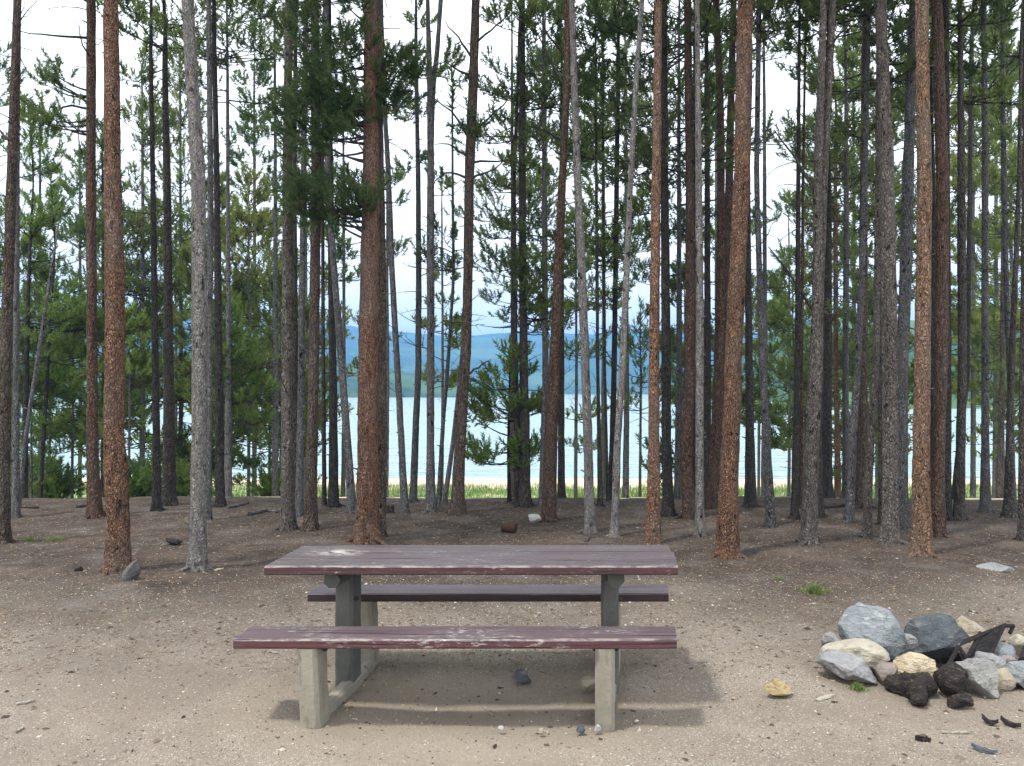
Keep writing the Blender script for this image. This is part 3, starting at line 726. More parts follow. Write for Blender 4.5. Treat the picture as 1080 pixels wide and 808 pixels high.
for (lab, px, d, yb, yt, rad, tone, pm) in FAR:
    zt = pt(px, yt, d)[2]
    if px > 820: pm *= 1.05; yb += 14
    hgt = zt - gz(pt(px, 500, d)[0], d)
    w = max(3., hgt * .011 * F / d)
    pine(lab, 'dark' if tone == 'deep' else 'grey', [(px, 525, w), (px + 1, 400, w * .8), (px, max(yt + 30, 100), w * .45)], d=d, top=zt, crown=(yb, rad), tone=tone, dead=8, per_m=pm, sparse=.08, roots=0)

# ------------------------------------------------------------------ ground, lake, hills
def axis_steps(parts):
    out = []
    for a, b, s in parts: out.append(np.arange(a, b, s))
    return np.concatenate(out)


gx = np.concatenate([-np.geomspace(4000, 15, 34), axis_steps([(-14, 14, .055)]), np.geomspace(14, 4000, 35)])
gy = np.concatenate([axis_steps([(-60, 0, 6), (0, 2, .4), (2, 14, .05), (14, 40, .4)]), np.geomspace(40, 5000, 36)])
X, Y = np.meshgrid(gx, gy)
Z = terrain(X, Y)
nx, ny = len(gx), len(gy)
idx = np.arange(nx * ny).reshape(ny, nx)
mb = MB()
mb.add(np.stack([X, Y, Z], 2).reshape(-1, 3), np.stack([idx[:-1, :-1], idx[:-1, 1:], idx[1:, 1:], idx[1:, :-1]], -1).reshape(-1, 4))

m, nt, bs = new_mat('earth')
tc = N(nt, 'ShaderNodeTexCoord'); v = tc.outputs['Object']
sx = N(nt, 'ShaderNodeSeparateXYZ'); L(nt, v, sx.inputs[0])
big = noise(nt, v, .55, 5); med = noise(nt, v, 3.2, 5); fine = noise(nt, v, 70, 3, .7); grit = noise(nt, v, 210, 2, .6)
vor = N(nt, 'ShaderNodeTexVoronoi'); vor.inputs['Scale'].default_value = 150; L(nt, v, vor.inputs['Vector'])
vsep = N(nt, 'ShaderNodeSeparateColor'); L(nt, vor.outputs['Color'], vsep.inputs[0])
gravel = mix(nt, ramp(nt, med, .3, .7), (.235, .202, .164), (.34, .298, .243))
gravel = mix(nt, ramp(nt, grit, .38, .6), mix(nt, .7, gravel, (.09, .07, .055)), gravel)
gravel = mix(nt, math_(nt, 'MULTIPLY', ramp(nt, vsep.outputs[0], .86, .97), .55), gravel, (.52, .47, .40))
gravel = mix(nt, math_(nt, 'MULTIPLY', ramp(nt, vsep.outputs[1], .88, .97), .6), gravel, (.14, .11, .085))
gravel = mix(nt, math_(nt, 'MULTIPLY', ramp(nt, big, .46, .6), .5), gravel, (.19, .155, .125))
dx = math_(nt, 'SUBTRACT', sx.outputs[0], -.3); dyy = math_(nt, 'SUBTRACT', sx.outputs[1], 4.2)
rr2 = math_(nt, 'ADD', math_(nt, 'MULTIPLY', math_(nt, 'MULTIPLY', dx, dx), .35), math_(nt, 'MULTIPLY', dyy, dyy))
worn = ramp(nt, math_(nt, 'ADD', rr2, math_(nt, 'MULTIPLY', med, .9)), 1.15, .55)
gravel = mix(nt, math_(nt, 'MULTIPLY', worn, .75), gravel, mix(nt, fine, (.25, .21, .16), (.31, .265, .205)))
duff = mix(nt, ramp(nt, med, .3, .7), (.05, .041, .034), (.104, .085, .071))
duff = mix(nt, ramp(nt, fine, .4, .66), mix(nt, .6, duff, (.03, .022, .018)), duff)
duff = mix(nt, ramp(nt, noise(nt, v, 1.3, 4), .52, .68), duff, (.11, .096, .086))
duff = mix(nt, math_(nt, 'MULTIPLY', ramp(nt, vsep.outputs[0], .93, .98), .7), duff, (.36, .32, .27))
duff = mix(nt, math_(nt, 'MULTIPLY', ramp(nt, noise(nt, v, 2.1, 5, .65), .52, .66), .6), duff, (.033, .027, .023))
duff = mix(nt, math_(nt, 'MULTIPLY', ramp(nt, noise(nt, v, .9, 4, .6), .52, .66), .5), duff, (.12, .088, .068))
# bare trodden ground to about 6 m, needle litter beyond, with a ragged border; bare again beyond the bank
bord = math_(nt, 'ADD', sx.outputs[1], math_(nt, 'MULTIPLY', math_(nt, 'SUBTRACT', big, .5), 4.2))
bord = math_(nt, 'ADD', bord, math_(nt, 'MULTIPLY', math_(nt, 'SUBTRACT', med, .5), 1.6))
c = mix(nt, ramp(nt, bord, 4.5, 7.2), gravel, duff)
sand = mix(nt, fine, (.50, .42, .29), (.66, .57, .42))
c = mix(nt, ramp(nt, math_(nt, 'ADD', sx.outputs[1], math_(nt, 'MULTIPLY', big, 3)), 14.6, 16.5), c, sand)
g1 = ramp(nt, math_(nt, 'ADD', sx.outputs[1], math_(nt, 'MULTIPLY', med, 2)), 19, 21)
g2 = ramp(nt, math_(nt, 'ADD', sx.outputs[1], math_(nt, 'MULTIPLY', med, 2.5)), 33, 31)
gm = math_(nt, 'MULTIPLY', math_(nt, 'MULTIPLY', g1, g2), ramp(nt, med, .3, .5))
c = mix(nt, gm, c, (.15, .26, .07))
L(nt, c, bs.inputs['Base Color'])
bs.inputs['Roughness'].default_value = .95; bs.inputs['Specular IOR Level'].default_value = .1
hh = math_(nt, 'ADD', math_(nt, 'MULTIPLY', grit, .5), math_(nt, 'ADD', fine, math_(nt, 'MULTIPLY', vor.outputs['Distance'], -.25)))
bump(nt, hh, .7, .007, bs)
o = mb.build('ground', m); tag(o, 'bare gravelly clearing turning to brown needle litter under the pines', 'ground', kind='structure')

m, nt, bs = new_mat('water')
tc = N(nt, 'ShaderNodeTexCoord'); v = tc.outputs['Object']
w1 = noise(nt, mapping(nt, v, (.35, 1.3, 1)), 1.0, 4, .6); w2 = noise(nt, mapping(nt, v, (.08, .35, 1)), 1.0, 3)
bump(nt, math_(nt, 'ADD', w1, math_(nt, 'MULTIPLY', w2, 1.5)), .9, 1., bs)
bs.inputs['Base Color'].default_value = (.40, .53, .58, 1); bs.inputs['Roughness'].default_value = .12; bs.inputs['IOR'].default_value = 1.33
mb = MB(); mb.add([[-4000, 33, LAKE_Z], [4000, 33, LAKE_Z], [4000, 4500, LAKE_Z], [-4000, 4500, LAKE_Z]], [[0, 1, 2, 3]])
o = mb.build('lake_water', m, smooth=False); tag(o, 'pale rippled lake shining beyond the trunks', 'lake', kind='structure')


def forest_mat(name, a, b):
    m, nt, bs = new_mat(name)
    tc = N(nt, 'ShaderNodeTexCoord'); v = tc.outputs['Object']
    c = mix(nt, ramp(nt, noise(nt, v, .05, 4, .7), .35, .65), a, b)
    c = mix(nt, ramp(nt, noise(nt, v, .006, 3), .5, .62), c, tuple(x * 1.5 for x in b))
    L(nt, c, bs.inputs['Base Color']); bs.inputs['Roughness'].default_value = 1; bs.inputs['Specular IOR Level'].default_value = 0
    return m


def hills(label, mat, d0, depth, xs, hs, seed, bumpy):
    """a wooded ridge: crest heights hs at photo columns xs, foot at distance d0(px)"""
    cols = np.linspace(xs[0], xs[-1], 260); rows = np.linspace(0, 1, 50)
    crest = np.interp(cols, xs, hs)
    mb = MB(); V = np.zeros((len(rows), len(cols), 3))
    for i, f in enumerate(rows):
        dist = np.array([d0(c) for c in cols]) + f * depth
        xx = (cols - CX) / F * dist
        yy = dist
        dc = np.array([d0(c) for c in cols]) + depth
        hcr = CAMH + (HZ - crest) / F * dc - LAKE_Z
        prof = np.sin(f * np.pi / 2) ** 1.1
        rough = fbm(xx / 160, yy / 160, seed, 4) * bumpy * (f > 0) * min(1, f * 3) + fbm(xx / 14, yy / 14, seed + 3, 2) * 5.5 * (f > 0)
        V[i] = np.stack([xx, yy, LAKE_Z - .5 + hcr * prof + rough], 1)
    idx = np.arange(V.shape[0] * V.shape[1]).reshape(V.shape[:2])
    mb.add(V.reshape(-1, 3), np.stack([idx[:-1, :-1], idx[:-1, 1:], idx[1:, 1:], idx[1:, :-1]], -1).reshape(-1, 4))
    o = mb.build('hills', mat); tag(o, label, 'hills', kind='structure')


fm = forest_mat('far_forest', (.03, .06, .028), (.075, .12, .045))
hills('far blue wooded ridge across the lake', fm, lambda c: 1150., 1500., [-700, 100, 300, 400, 480, 560, 640, 720, 800, 900, 1100, 1800], [330, 335, 345, 352, 358, 355, 357, 352, 356, 360, 370, 372], 21, 16)
hills('green wooded hill across the lake on the right', fm, lambda c: max(175., 640. - (c - 690) * 2.7), 300., [690, 740, 790, 830, 880, 960, 1080, 1300, 1800], [416, 395, 366, 350, 342, 345, 352, 345, 340], 31, 5)
hills('low green wooded point across the lake on the left', fm, lambda c: 520., 220., [-600, 0, 250, 350, 420, 470, 520], [370, 372, 378, 383, 392, 404, 417], 41, 4)

# ------------------------------------------------------------------ haze
m = bpy.data.materials.new('haze_air'); m.use_nodes = True; nt = m.node_tree
nt.nodes.remove(nt.nodes['Principled BSDF'])
pv = N(nt, 'ShaderNodeVolumePrincipled'); pv.inputs['Color'].default_value = (.20, .50, 1.0, 1); pv.inputs['Density'].default_value = .00062
L(nt, pv.outputs[0], nt.nodes['Material Output'].inputs['Volume'])
bmx = bmesh.new(); bmesh.ops.create_cube(bmx, size=1)
me = bpy.data.meshes.new('haze'); bmx.to_mesh(me); bmx.free(); me.materials.append(m)
hz = bpy.data.objects.new('haze', me); COL.objects.link(hz)
hz.location = (0, 2480, 108); hz.scale = (8400, 5200, 232)
tag(hz, 'thin blue haze in the air over the lake', 'haze', kind='stuff')


# ------------------------------------------------------------------ picnic table
def paint_mat(name, base, worn, white_amt, spot=(-.795, .07, .76), edge=None):
    m, nt, bs = new_mat(name)
    v, rnd = objvec(nt)
    g1 = noise(nt, mapping(nt, v, (2.5, 40, 40)), 1.6, 5, .65)
    g2 = noise(nt, mapping(nt, v, (1.2, 3, 3)), 2.4, 5, .6)
    c = mix(nt, ramp(nt, g1, .25, .75), tuple(x * .72 for x in base), tuple(x * 1.25 for x in base))
    ge = N(nt, 'ShaderNodeNewGeometry'); sn = N(nt, 'ShaderNodeSeparateXYZ'); L(nt, ge.outputs['Normal'], sn.inputs[0])
    topm = ramp(nt, sn.outputs[2], .5, .9)
    c = mix(nt, math_(nt, 'MULTIPLY', topm, math_(nt, 'ADD', math_(nt, 'MULTIPLY', ramp(nt, g2, .3, .7), .35), .6)), c, worn)  # up-facing faces greyer: wear, plus the sky's reflection put into the colour
    w = noise(nt, mapping(nt, v, (13, 36, 36)), 1.6, 6, .72)
    wm = math_(nt, 'MULTIPLY', ramp(nt, w, .66 - white_amt * .06, .74 - white_amt * .05), ramp(nt, g2, .47, .6))
    c = mix(nt, math_(nt, 'MULTIPLY', wm, .85), c, (.46, .42, .385))
    vd = N(nt, 'ShaderNodeVectorMath', operation='SUBTRACT'); tc0 = N(nt, 'ShaderNodeTexCoord'); L(nt, tc0.outputs['Object'], vd.inputs[0]); vd.inputs[1].default_value = spot
    vl = N(nt, 'ShaderNodeVectorMath', operation='LENGTH'); L(nt, mapping(nt, vd.outputs[0], (1, 1.5, 1)), vl.inputs[0])
    sm = math_(nt, 'MULTIPLY', ramp(nt, vl.outputs['Value'], .20, .03), ramp(nt, noise(nt, mapping(nt, v, (16, 30, 30)), 1.2, 5, .7), .46, .54))
    c = mix(nt, math_(nt, 'MULTIPLY', sm, .85), c, (.50, .46, .42))
    if edge is not None:      # bare wood where the front arris is rubbed
        sy = N(nt, 'ShaderNodeSeparateXYZ'); L(nt, tc0.outputs['Object'], sy.inputs[0])
        em = math_(nt, 'MULTIPLY', ramp(nt, sy.outputs[1], edge + .03, edge + .004), topm)
        em = math_(nt, 'MULTIPLY', em, ramp(nt, noise(nt, mapping(nt, v, (7, 20, 20)), 1.5, 5, .7), .44, .56))
        c = mix(nt, math_(nt, 'MULTIPLY', em, .8), c, (.42, .37, .33))
    cr = noise(nt, mapping(nt, v, (1.5, 60, 60)), 1.2, 3, .5)
    c = mix(nt, math_(nt, 'MULTIPLY', ramp(nt, cr, .56, .66), .85), c, (.02, .014, .014))
    L(nt, c, bs.inputs['Base Color'])
    bs.inputs['Roughness'].default_value = .55; bs.inputs['Specular IOR Level'].default_value = .4
    bump(nt, math_(nt, 'ADD', g1, math_(nt, 'MULTIPLY', ramp(nt, cr, .72, .62), 1.2)), .5, .006, bs)
    return m


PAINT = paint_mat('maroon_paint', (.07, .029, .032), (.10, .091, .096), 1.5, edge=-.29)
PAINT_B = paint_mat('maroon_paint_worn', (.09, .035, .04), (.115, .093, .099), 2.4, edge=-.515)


def concrete_mat(name, lo, hi):
    m, nt, bs = new_mat(name)
    v, rnd = objvec(nt)
    a = noise(nt, v, 5, 5); b = noise(nt, v, 60, 4, .7); s = noise(nt, mapping(nt, v, (1, 1, .25)), 14, 4)
    c = mix(nt, ramp(nt, a, .3, .7), lo, hi)
    c = mix(nt, ramp(nt, s, .58, .75), c, (.12, .11, .095))
    c = mix(nt, math_(nt, 'MULTIPLY', ramp(nt, b, .6, .72), .6), c, (.08, .072, .06))
    L(nt, c, bs.inputs['Base Color']); bs.inputs['Roughness'].default_value = .9; bs.inputs['Specular IOR Level'].default_value = .2
    bump(nt, math_(nt, 'ADD', b, a), .6, .006, bs)
    return m


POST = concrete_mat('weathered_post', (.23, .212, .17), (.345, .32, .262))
POST_D = concrete_mat('post_dark', (.075, .08, .074), (.135, .135, .12))  # darker tone of the post material, for table posts and top beams
m, nt, bs = new_mat('rusty_iron'); v, _ = objvec(nt)
L(nt, mix(nt, ramp(nt, noise(nt, v, 30, 4), .4, .6), (.03, .026, .025), (.09, .045, .028)), bs.inputs['Base Color']); bs.inputs['Roughness'].default_value = .75; bs.inputs['Metallic'].default_value = .3
IRON = m


def hexa(mb, c8, cut=.006, wav=0., seg=1, seed=0):
    """box from 8 corners (bottom 4 then top 4, ccw from the near left), long in x with seg slices and bevelled, slightly worn long edges"""
    c8 = np.asarray(c8, float)
    g = np.random.default_rng(seed)
    t = np.linspace(0, 1, seg + 1)
    prof = []      # ring order in the cross-section: bevelled corners
    rings = []
    nrm = cut
    for k, f in enumerate(t):
        bl0 = c8[0] * (1 - f) + c8[1] * f; bl1 = c8[3] * (1 - f) + c8[2] * f
        tl0 = c8[4] * (1 - f) + c8[5] * f; tl1 = c8[7] * (1 - f) + c8[6] * f
        q = [bl0, bl1, tl1, tl0]
        ring = []
        for i in range(4):
            p, a, b = q[i], q[i - 1], q[(i + 1) % 4]
            da = (a - p) / np.linalg.norm(a - p); db = (b - p) / np.linalg.norm(b - p)
            cc = cut * (1 + wav * 2.2 * abs(g.normal()))
            ring += [p + da * cc, p + db * cc]
        rings.append(ring)
    V = np.array(rings)
    V[..., 2] += wav * .004 * g.normal(0, 1, (seg + 1, 1)) * 0
    V[:, :, 1] += wav * .0022 * np.cumsum(g.normal(0, 1, (seg + 1, 1)), 0) * .4
    n = 8
    idx = np.arange((seg + 1) * n).reshape(seg + 1, n)
    q = np.stack([idx[:-1], np.roll(idx[:-1], -1, 1), np.roll(idx[1:], -1, 1), idx[1:]], -1).reshape(-1, 4)[:, ::-1]
    tr = []
    for e, rev in ((idx[0], 0), (idx[-1], 1)):
        for i in range(1, n - 1):
            tr.append([e[0], e[i], e[i + 1]] if not rev else [e[0], e[i + 1], e[i]])
    mb.add(V.reshape(-1, 3), q, tr)


def plank(mb, xl0, xr0, y0, xl1, xr1, y1, ztop, th, seed, wav=.08):
    hexa(mb, [(xl0, y0, ztop - th), (xr0, y0, ztop - th), (xr1, y1, ztop - th), (xl1, y1, ztop - th), (xl0, y0, ztop), (xr0, y0, ztop), (xr1, y1, ztop), (xl1, y1, ztop)], .006, wav, 46, seed)


def post(mb, x, y, wx, wy, z0, z1, lean=(0, 0), cut=.012):
    k = .13 * wy / 2      # the end frames stand askew
    b = [(x - wx / 2 - k, y - wy / 2), (x + wx / 2 - k, y - wy / 2), (x + wx / 2 + k, y + wy / 2), (x - wx / 2 + k, y + wy / 2)]
    # long axis is vertical: feed the corners so that 'x' of hexa is z
    def P3(i, z): return (b[i][0] + lean[0] * (z == z1), b[i][1] + lean[1] * (z == z1), z)
    hexa(mb, [P3(0, z0), P3(0, z1), P3(1, z1), P3(1, z0), P3(3, z0), P3(3, z1), P3(2, z1), P3(2, z0)], cut, .25, 10, 3)


table = empty('picnic_table', (-.2, 4.4, 0), 'weathered maroon picnic table with two attached benches, standing in the bare clearing', 'picnic table')
tb = np.array([-.2, 4.4, 0])
mb = MB()
ys = [4.11, 4.305, 4.50, 4.70]
def lerp(a, b, y): return a + (b - a) * (y - 4.11) / .59
for i in range(3):
    a, b = ys[i] + (.003 if i else 0), ys[i + 1] - .003
    e = [0, .004, -.012][i]
    plank(mb, lerp(-1.29, -1.233, a), lerp(.864, .942, a) + e, a, lerp(-1.29, -1.233, b), lerp(.864, .942, b) + e, b, .76 - .001 * i, .046, 60 + i)
mb.build('tabletop', PAINT, table, tb, sharp=R(30))
mb = MB(); plank(mb, -1.37, .81, 3.885, -1.355, .849, 4.115, .45, .046, 71, .1); mb.build('bench_seat', PAINT_B, table, tb, sharp=R(30))
PAINT_SHADED = paint_mat('worn_paint_shaded', (.035, .017, .02), (.10, .092, .105), .6)  # back bench: the table's shade is put into a darker paint colour
mb = MB(); plank(mb, -1.234, .946, 4.77, -1.22, .98, 5.0, .45, .05, 72); mb.build('bench_seat', PAINT_SHADED, table, tb, sharp=R(30))
for side, (xb, xt, xk) in enumerate([(-.985, -.935, -.875), (.468, .56, .62)]):
    for (x, y, wx, wy, z1) in [(xb, 3.99, .098, .16, .403), (xk, 4.88, .095, .15, .399)]:
        mb = MB(); post(mb, x, y, wx, wy, -.12, z1, (-.02 if side == 0 else 0, -.02)); mb.build('bench_post', POST, table, tb, sharp=R(30))
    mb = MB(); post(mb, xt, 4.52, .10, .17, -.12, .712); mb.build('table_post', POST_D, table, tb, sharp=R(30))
    mb = MB()      # foot beam lying on the ground from bench post to bench post
    z0, z1 = -.1, .035
    w = .04
    hexa(mb, [(xb - w, 4.045, z0), (xk - w, 4.82, z0), (xk + w, 4.82, z0), (xb + w, 4.045, z0), (xb - w, 4.045, z1 + .02), (xk - w, 4.82, z1), (xk + w, 4.82, z1), (xb + w, 4.045, z1 + .02)], .012, .3, 12, 5)
    mb.build('foot_beam', POST, table, tb, sharp=R(30))
    mb = MB()      # chamfered beam under the tabletop
    xo = -.022 if side == 0 else -.004
    xf = xt + xo
    y0, y1 = (4.2, 4.64) if side == 0 else (4.22, 4.43)
    hexa(mb, [(xf - .042, y0, .625), (xf + .02, y1, .625), (xf + .105, y1, .625), (xf + .042, y0, .625), (xf - .042, y0, .708), (xf + .02, y1, .708), (xf + .105, y1, .708), (xf + .042, y0, .708)] if side == 0 else
         [(xf - .045, y0, .625), (xf - .045, y1, .625), (xf + .045, y1, .625), (xf + .045, y0, .625), (xf - .045, y0, .708), (xf - .045, y1, .708), (xf + .045, y1, .708), (xf + .045, y0, .708)], .02, .1, 6, 6)
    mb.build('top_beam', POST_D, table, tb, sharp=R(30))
    for (bx, by, bz) in [(xt + .056, 4.47, .66), (xt + .056, 4.47, .50), (xb + .05, 3.95, .385)] + ([(xb - .05, 3.95, .385), (xt - .056, 4.47, .66)] if side else []):
        s = 1 if bx > (xt if by > 4.2 else xb) else -1
        mb = MB(); tubes(mb, [[(bx - .01 * s, by, bz), (bx + .012 * s, by, bz)]], [[.012, .012]], 6)
        mb.build('bolt', IRON, table, tb, smooth=False)


# ------------------------------------------------------------------ rocks
def rock_mat(name, a, b, c3, sc=9., speck=.5):
    m, nt, bs = new_mat(name)
    v, rnd = objvec(nt)
    n1 = noise(nt, v, sc, 6, .65); n2 = noise(nt, mapping(nt, v, (1, 1, 2.2)), sc * 2.3, 5, .6); n3 = noise(nt, v, sc * 14, 3, .7)
    c = mix(nt, ramp(nt, n1, .33, .66), a, b)
    c = mix(nt, ramp(nt, n2, .55, .7), c, c3)
    c = mix(nt, math_(nt, 'MULTIPLY', ramp(nt, noise(nt, v, sc * .7 + 3, 5, .7), .56, .68), .6), c, tuple(x * .32 for x in a))
    c = mix(nt, math_(nt, 'MULTIPLY', ramp(nt, n3, .55, .75), speck), c, tuple(x * .4 for x in a))
    L(nt, c, bs.inputs['Base Color']); bs.inputs['Roughness'].default_value = .85; bs.inputs['Specular IOR Level'].default_value = .3
    bump(nt, math_(nt, 'ADD', n3, math_(nt, 'MULTIPLY', n2, 2.5)), .8, .018, bs)
    return m


RK = {
    'bluegrey': rock_mat('stone_bluegrey', (.20, .225, .24), (.29, .31, .32), (.42, .435, .435), 7),
    'cream': rock_mat('stone_cream', (.42, .375, .285), (.54, .50, .41), (.31, .295, .27), 8, .5),
    'grey': rock_mat('stone_grey', (.27, .27, .27), (.36, .36, .36), (.25, .23, .22), 9),
    'pink': rock_mat('stone_pinkish', (.27, .23, .20), (.34, .28, .25), (.23, .22, .22), 14),
    'ochre': rock_mat('stone_ochre', (.52, .41, .24), (.64, .57, .42), (.46, .27, .21), 8, .4),
    'slate': rock_mat('stone_slate', (.055, .065, .07), (.10, .115, .125), (.17, .175, .17), 6, .5),
    'tan': rock_mat('stone_tan', (.38, .32, .23), (.50, .44, .34), (.25, .20, .17), 11),
    'speckled': rock_mat('stone_speckled', (.30, .30, .28), (.40, .39, .36), (.21, .20, .19), 13, .8),
    'dullgrey': rock_mat('stone_dull', (.115, .11, .105), (.165, .16, .155), (.11, .105, .10), 12),
    'char': rock_mat('charred_wood', (.016, .013, .012), (.05, .038, .032), (.13, .10, .085), 18, .7),
    'white': rock_mat('stone_white', (.45, .44, .42), (.57, .56, .54), (.45, .44, .42), 12, .2),
    'yellow': rock_mat('stone_yellow', (.42, .30, .15), (.52, .41, .24), (.28, .18, .10), 14, .4),
    'bone': rock_mat('bleached_wood', (.46, .42, .34), (.58, .54, .45), (.35, .31, .25), 20, .3),
}
_ico = {}
for lv in (1, 3, 4, 5):
    bmx = bmesh.new(); bmesh.ops.create_icosphere(bmx, subdivisions=lv, radius=1)
    _ico[lv] = (np.array([v.co for v in bmx.verts]), np.array([[v.index for v in f.verts] for f in bmx.faces])); bmx.free()


def rock_shape(seed, cuts=9, lv=4, sq=.85, rough=.08, low=.48):
    g = np.random.default_rng(seed)
    V, Fc = _ico[lv]; V = np.sign(V) * np.abs(V) ** sq
    for k in range(cuts):
        n = g.normal(0, 1, 3); n /= np.linalg.norm(n); c = g.uniform(low, .85)
        dd = V @ n - c; V = V - np.clip(dd, 0, None)[:, None] * n * .93
    V = V + V / np.linalg.norm(V, axis=1, keepdims=True) * (rough * (noise3(V, 1.6, seed) * 1.3 + noise3(V, 4.5, seed + 4) * .7 + noise3(V, 13, seed + 7) * .3))[:, None]
    return V, Fc


def rock(label, mat, box, d, seed, thick=.9, tilt=0., cuts=9, cat='rock', name='rock', group=None, **kw):
    """box (x0, y0, x1, y1) in photo pixels, at distance d: its real size there"""
    x0, y0, x1, y1 = box
    V, Fc = rock_shape(seed, cuts, **kw)
    a = R(tilt); Rm = np.array([[math.cos(a), 0, math.sin(a)], [0, 1, 0], [-math.sin(a), 0, math.cos(a)]])
    w, h = (x1 - x0) / F * d, (y1 - y0) / F * d
    V = (V * np.array([1, 1, max(.3, h / w)])) @ Rm.T
    V = (V - V.min(0)) / (V.max(0) - V.min(0)) - .5
    V = V * np.array([w, thick * (w + h) / 2, h])
    c = pt((x0 + x1) / 2, (y0 + y1) / 2, d)
    base = np.array([c[0], c[1], c[2] - h / 2])
    mb = MB(); mb.add(V + c, None, Fc)
    o = mb.build(name, RK[mat], None, base, sharp=R(38))
    return tag(o, label, cat, group)


FR = 'stones of the fire ring'
RR = [
    ('largest pale blue-grey boulder, standing at the back left of the fire ring', 'bluegrey', (887, 637, 949, 706), 4.95, .9, 8, 3, 7),
    ('cream slab with a grey end, lying across the left of the fire ring', 'cream', (866, 675, 932, 710), 4.66, 1.0, 9, -4, 10),
    ('flat light grey slab in front of the cream slab', 'grey', (865, 691, 923, 721), 4.52, 1.0, 14, 2, 9),
    ('small rounded pinkish-grey stone between grey slab and charred log', 'pink', (923, 699, 948, 725), 4.48, 1.0, 5, 0, 12),
    ('bright yellow block with a rosy top above the charred log', 'ochre', (943, 687, 985, 724), 4.5, .9, 12, 6, 15),
    ('long dark slate-blue boulder at the back of the fire ring', 'slate', (955, 647, 1023, 704), 4.92, .8, 6, 4, 21),
    ('rounded cream boulder behind the iron grate', 'tan', (1008, 652, 1047, 702), 4.85, .9, 4, 0, 18),
    ('speckled light grey stone at the front right of the fire ring', 'speckled', (1006, 693, 1049, 738), 4.36, .9, 9, 12, 23),
    ('small grey slab lying over the speckled stone', 'grey', (1028, 688, 1063, 710), 4.52, .9, 8, 24, 25),
    ('small tan cobble beside the speckled stone', 'tan', (1043, 706, 1070, 730), 4.42, .9, 5, 0, 28),
    ('cream stone near the right edge behind the blue-grey slabs', 'cream', (1056, 667, 1090, 694), 4.82, .9, 7, 0, 31),
    ('small blue-grey stone under the cream stone at the right', 'bluegrey', (1046, 679, 1074, 700), 4.68, .9, 10, 15, 34),
    ('blue-grey slab cut by the right edge of the photo', 'bluegrey', (1059, 695, 1104, 729), 4.45, .9, 9, 20, 37),
    ('half-hidden grey stone at the far left of the fire ring', 'grey', (867, 667, 888, 688), 4.9, .9, 6, 0, 40),
    ('pinkish stone seen through the iron grate', 'pink', (1008, 678, 1032, 698), 4.72, .9, 6, 0, 43),
    ('small pale stone at the foot of the dark slate boulder', 'grey', (945, 668, 966, 686), 4.9, .9, 7, 0, 46),
    ('little rosy stone wedged right of the grate', 'pink', (1052, 691, 1070, 703), 4.56, .9, 6, 0, 49),
    ('small ash-grey stone inside the ring, left of the yellow block', 'slate', (932, 682, 950, 698), 4.7, .9, 6, 0, 52),
]
for lab, mt, box, d, th, cu, ti, sd in RR:
    rock(lab, mt, box, d, sd, th, ti, cu, group=FR, lv=5 if box[2] - box[0] > 35 else 4)

rock('yellow stone lying alone between table and fire ring', 'yellow', (806, 716, 834, 733), 4.36, 61, .9, 8, 9)
rock('flat pale stone lying on the needle litter at the right', 'grey', (1034, 594, 1066, 603), 7.35, 64, 1.3, 0, 9)
rock('bright white stone lying at the foot of the reddish leaning pine', 'white', (557, 542, 571, 551), 9.9, 67, .9, 0, 4)
rock('grey rock leaning on the foot of the kinked orange pine', 'dullgrey', (128, 590, 147, 617), 6.95, 70, .5, 24, 14)
rock('flat dark stone in the shadow under the table', 'slate', (540, 707, 560, 720), 4.6, 73, .9, 6, 8)
rock('pale rounded stone beside the right table post', 'tan', (612, 714, 632, 729), 4.45, 76, .9, 0, 5)
for lab, mt, bx, dd, sd in [('small white pebble in front of the bench shadow', 'white', (525, 765.5, 531.5, 771), 3.9, 80), ('small tan pebble below the middle of the front bench', 'tan', (568, 768, 574, 775), 3.86, 82),
                            ('small dark pebble left of the right bench post', 'slate', (607.5, 766, 617, 773.5), 3.88, 84), ('white pebble at the foot of the right bench post', 'white', (626.5, 764, 634, 771.5), 3.88, 86)]:
    rock(lab, mt, bx, dd, sd, .9, 0, 5, cat='pebble', name='pebble', lv=3)


# charred wood
def log(label, pts, rads, d, seed, mat, stub=None, name='charred_log', cat='log'):
    g = np.random.default_rng(seed)
    A = np.array([pt(x, y, dd) for (x, y, dd) in pts])
    s = np.linspace(0, len(A) - 1, 22); Pp = np.stack([np.interp(s, np.arange(len(A)), A[:, k]) for k in range(3)], 1)
    rr = np.interp(s, np.arange(len(A)), rads) * (1 + .05 * g.normal(0, 1, 22)); rr[0] *= .5; rr[-1] *= .6
    mb = MB(); tubes(mb, Pp[None], rr[None], 26)
    if stub is not None:
        B = np.array([pt(*q) for q in stub[0]]); s = np.linspace(0, len(B) - 1, 9)
        Pp = np.stack([np.interp(s, np.arange(len(B)), B[:, k]) for k in range(3)], 1)
        tubes(mb, Pp[None], (np.linspace(stub[1], stub[2], 9) * (1 + .1 * g.normal(0, 1, 9)))[None], 12)
    v = np.concatenate(mb.v); v += .012 * np.stack([noise3(v * np.array([.35, 1, 1]), 60, 3), noise3(v * np.array([.35, 1, 1]), 65, 7), noise3(v * np.array([.35, 1, 1]), 58, 11)], 1)
    mb.v = [v]
    base = A.mean(0); base[2] = A[:, 2].min()
    return tag(mb.build(name, RK[mat], None, base), label, cat)


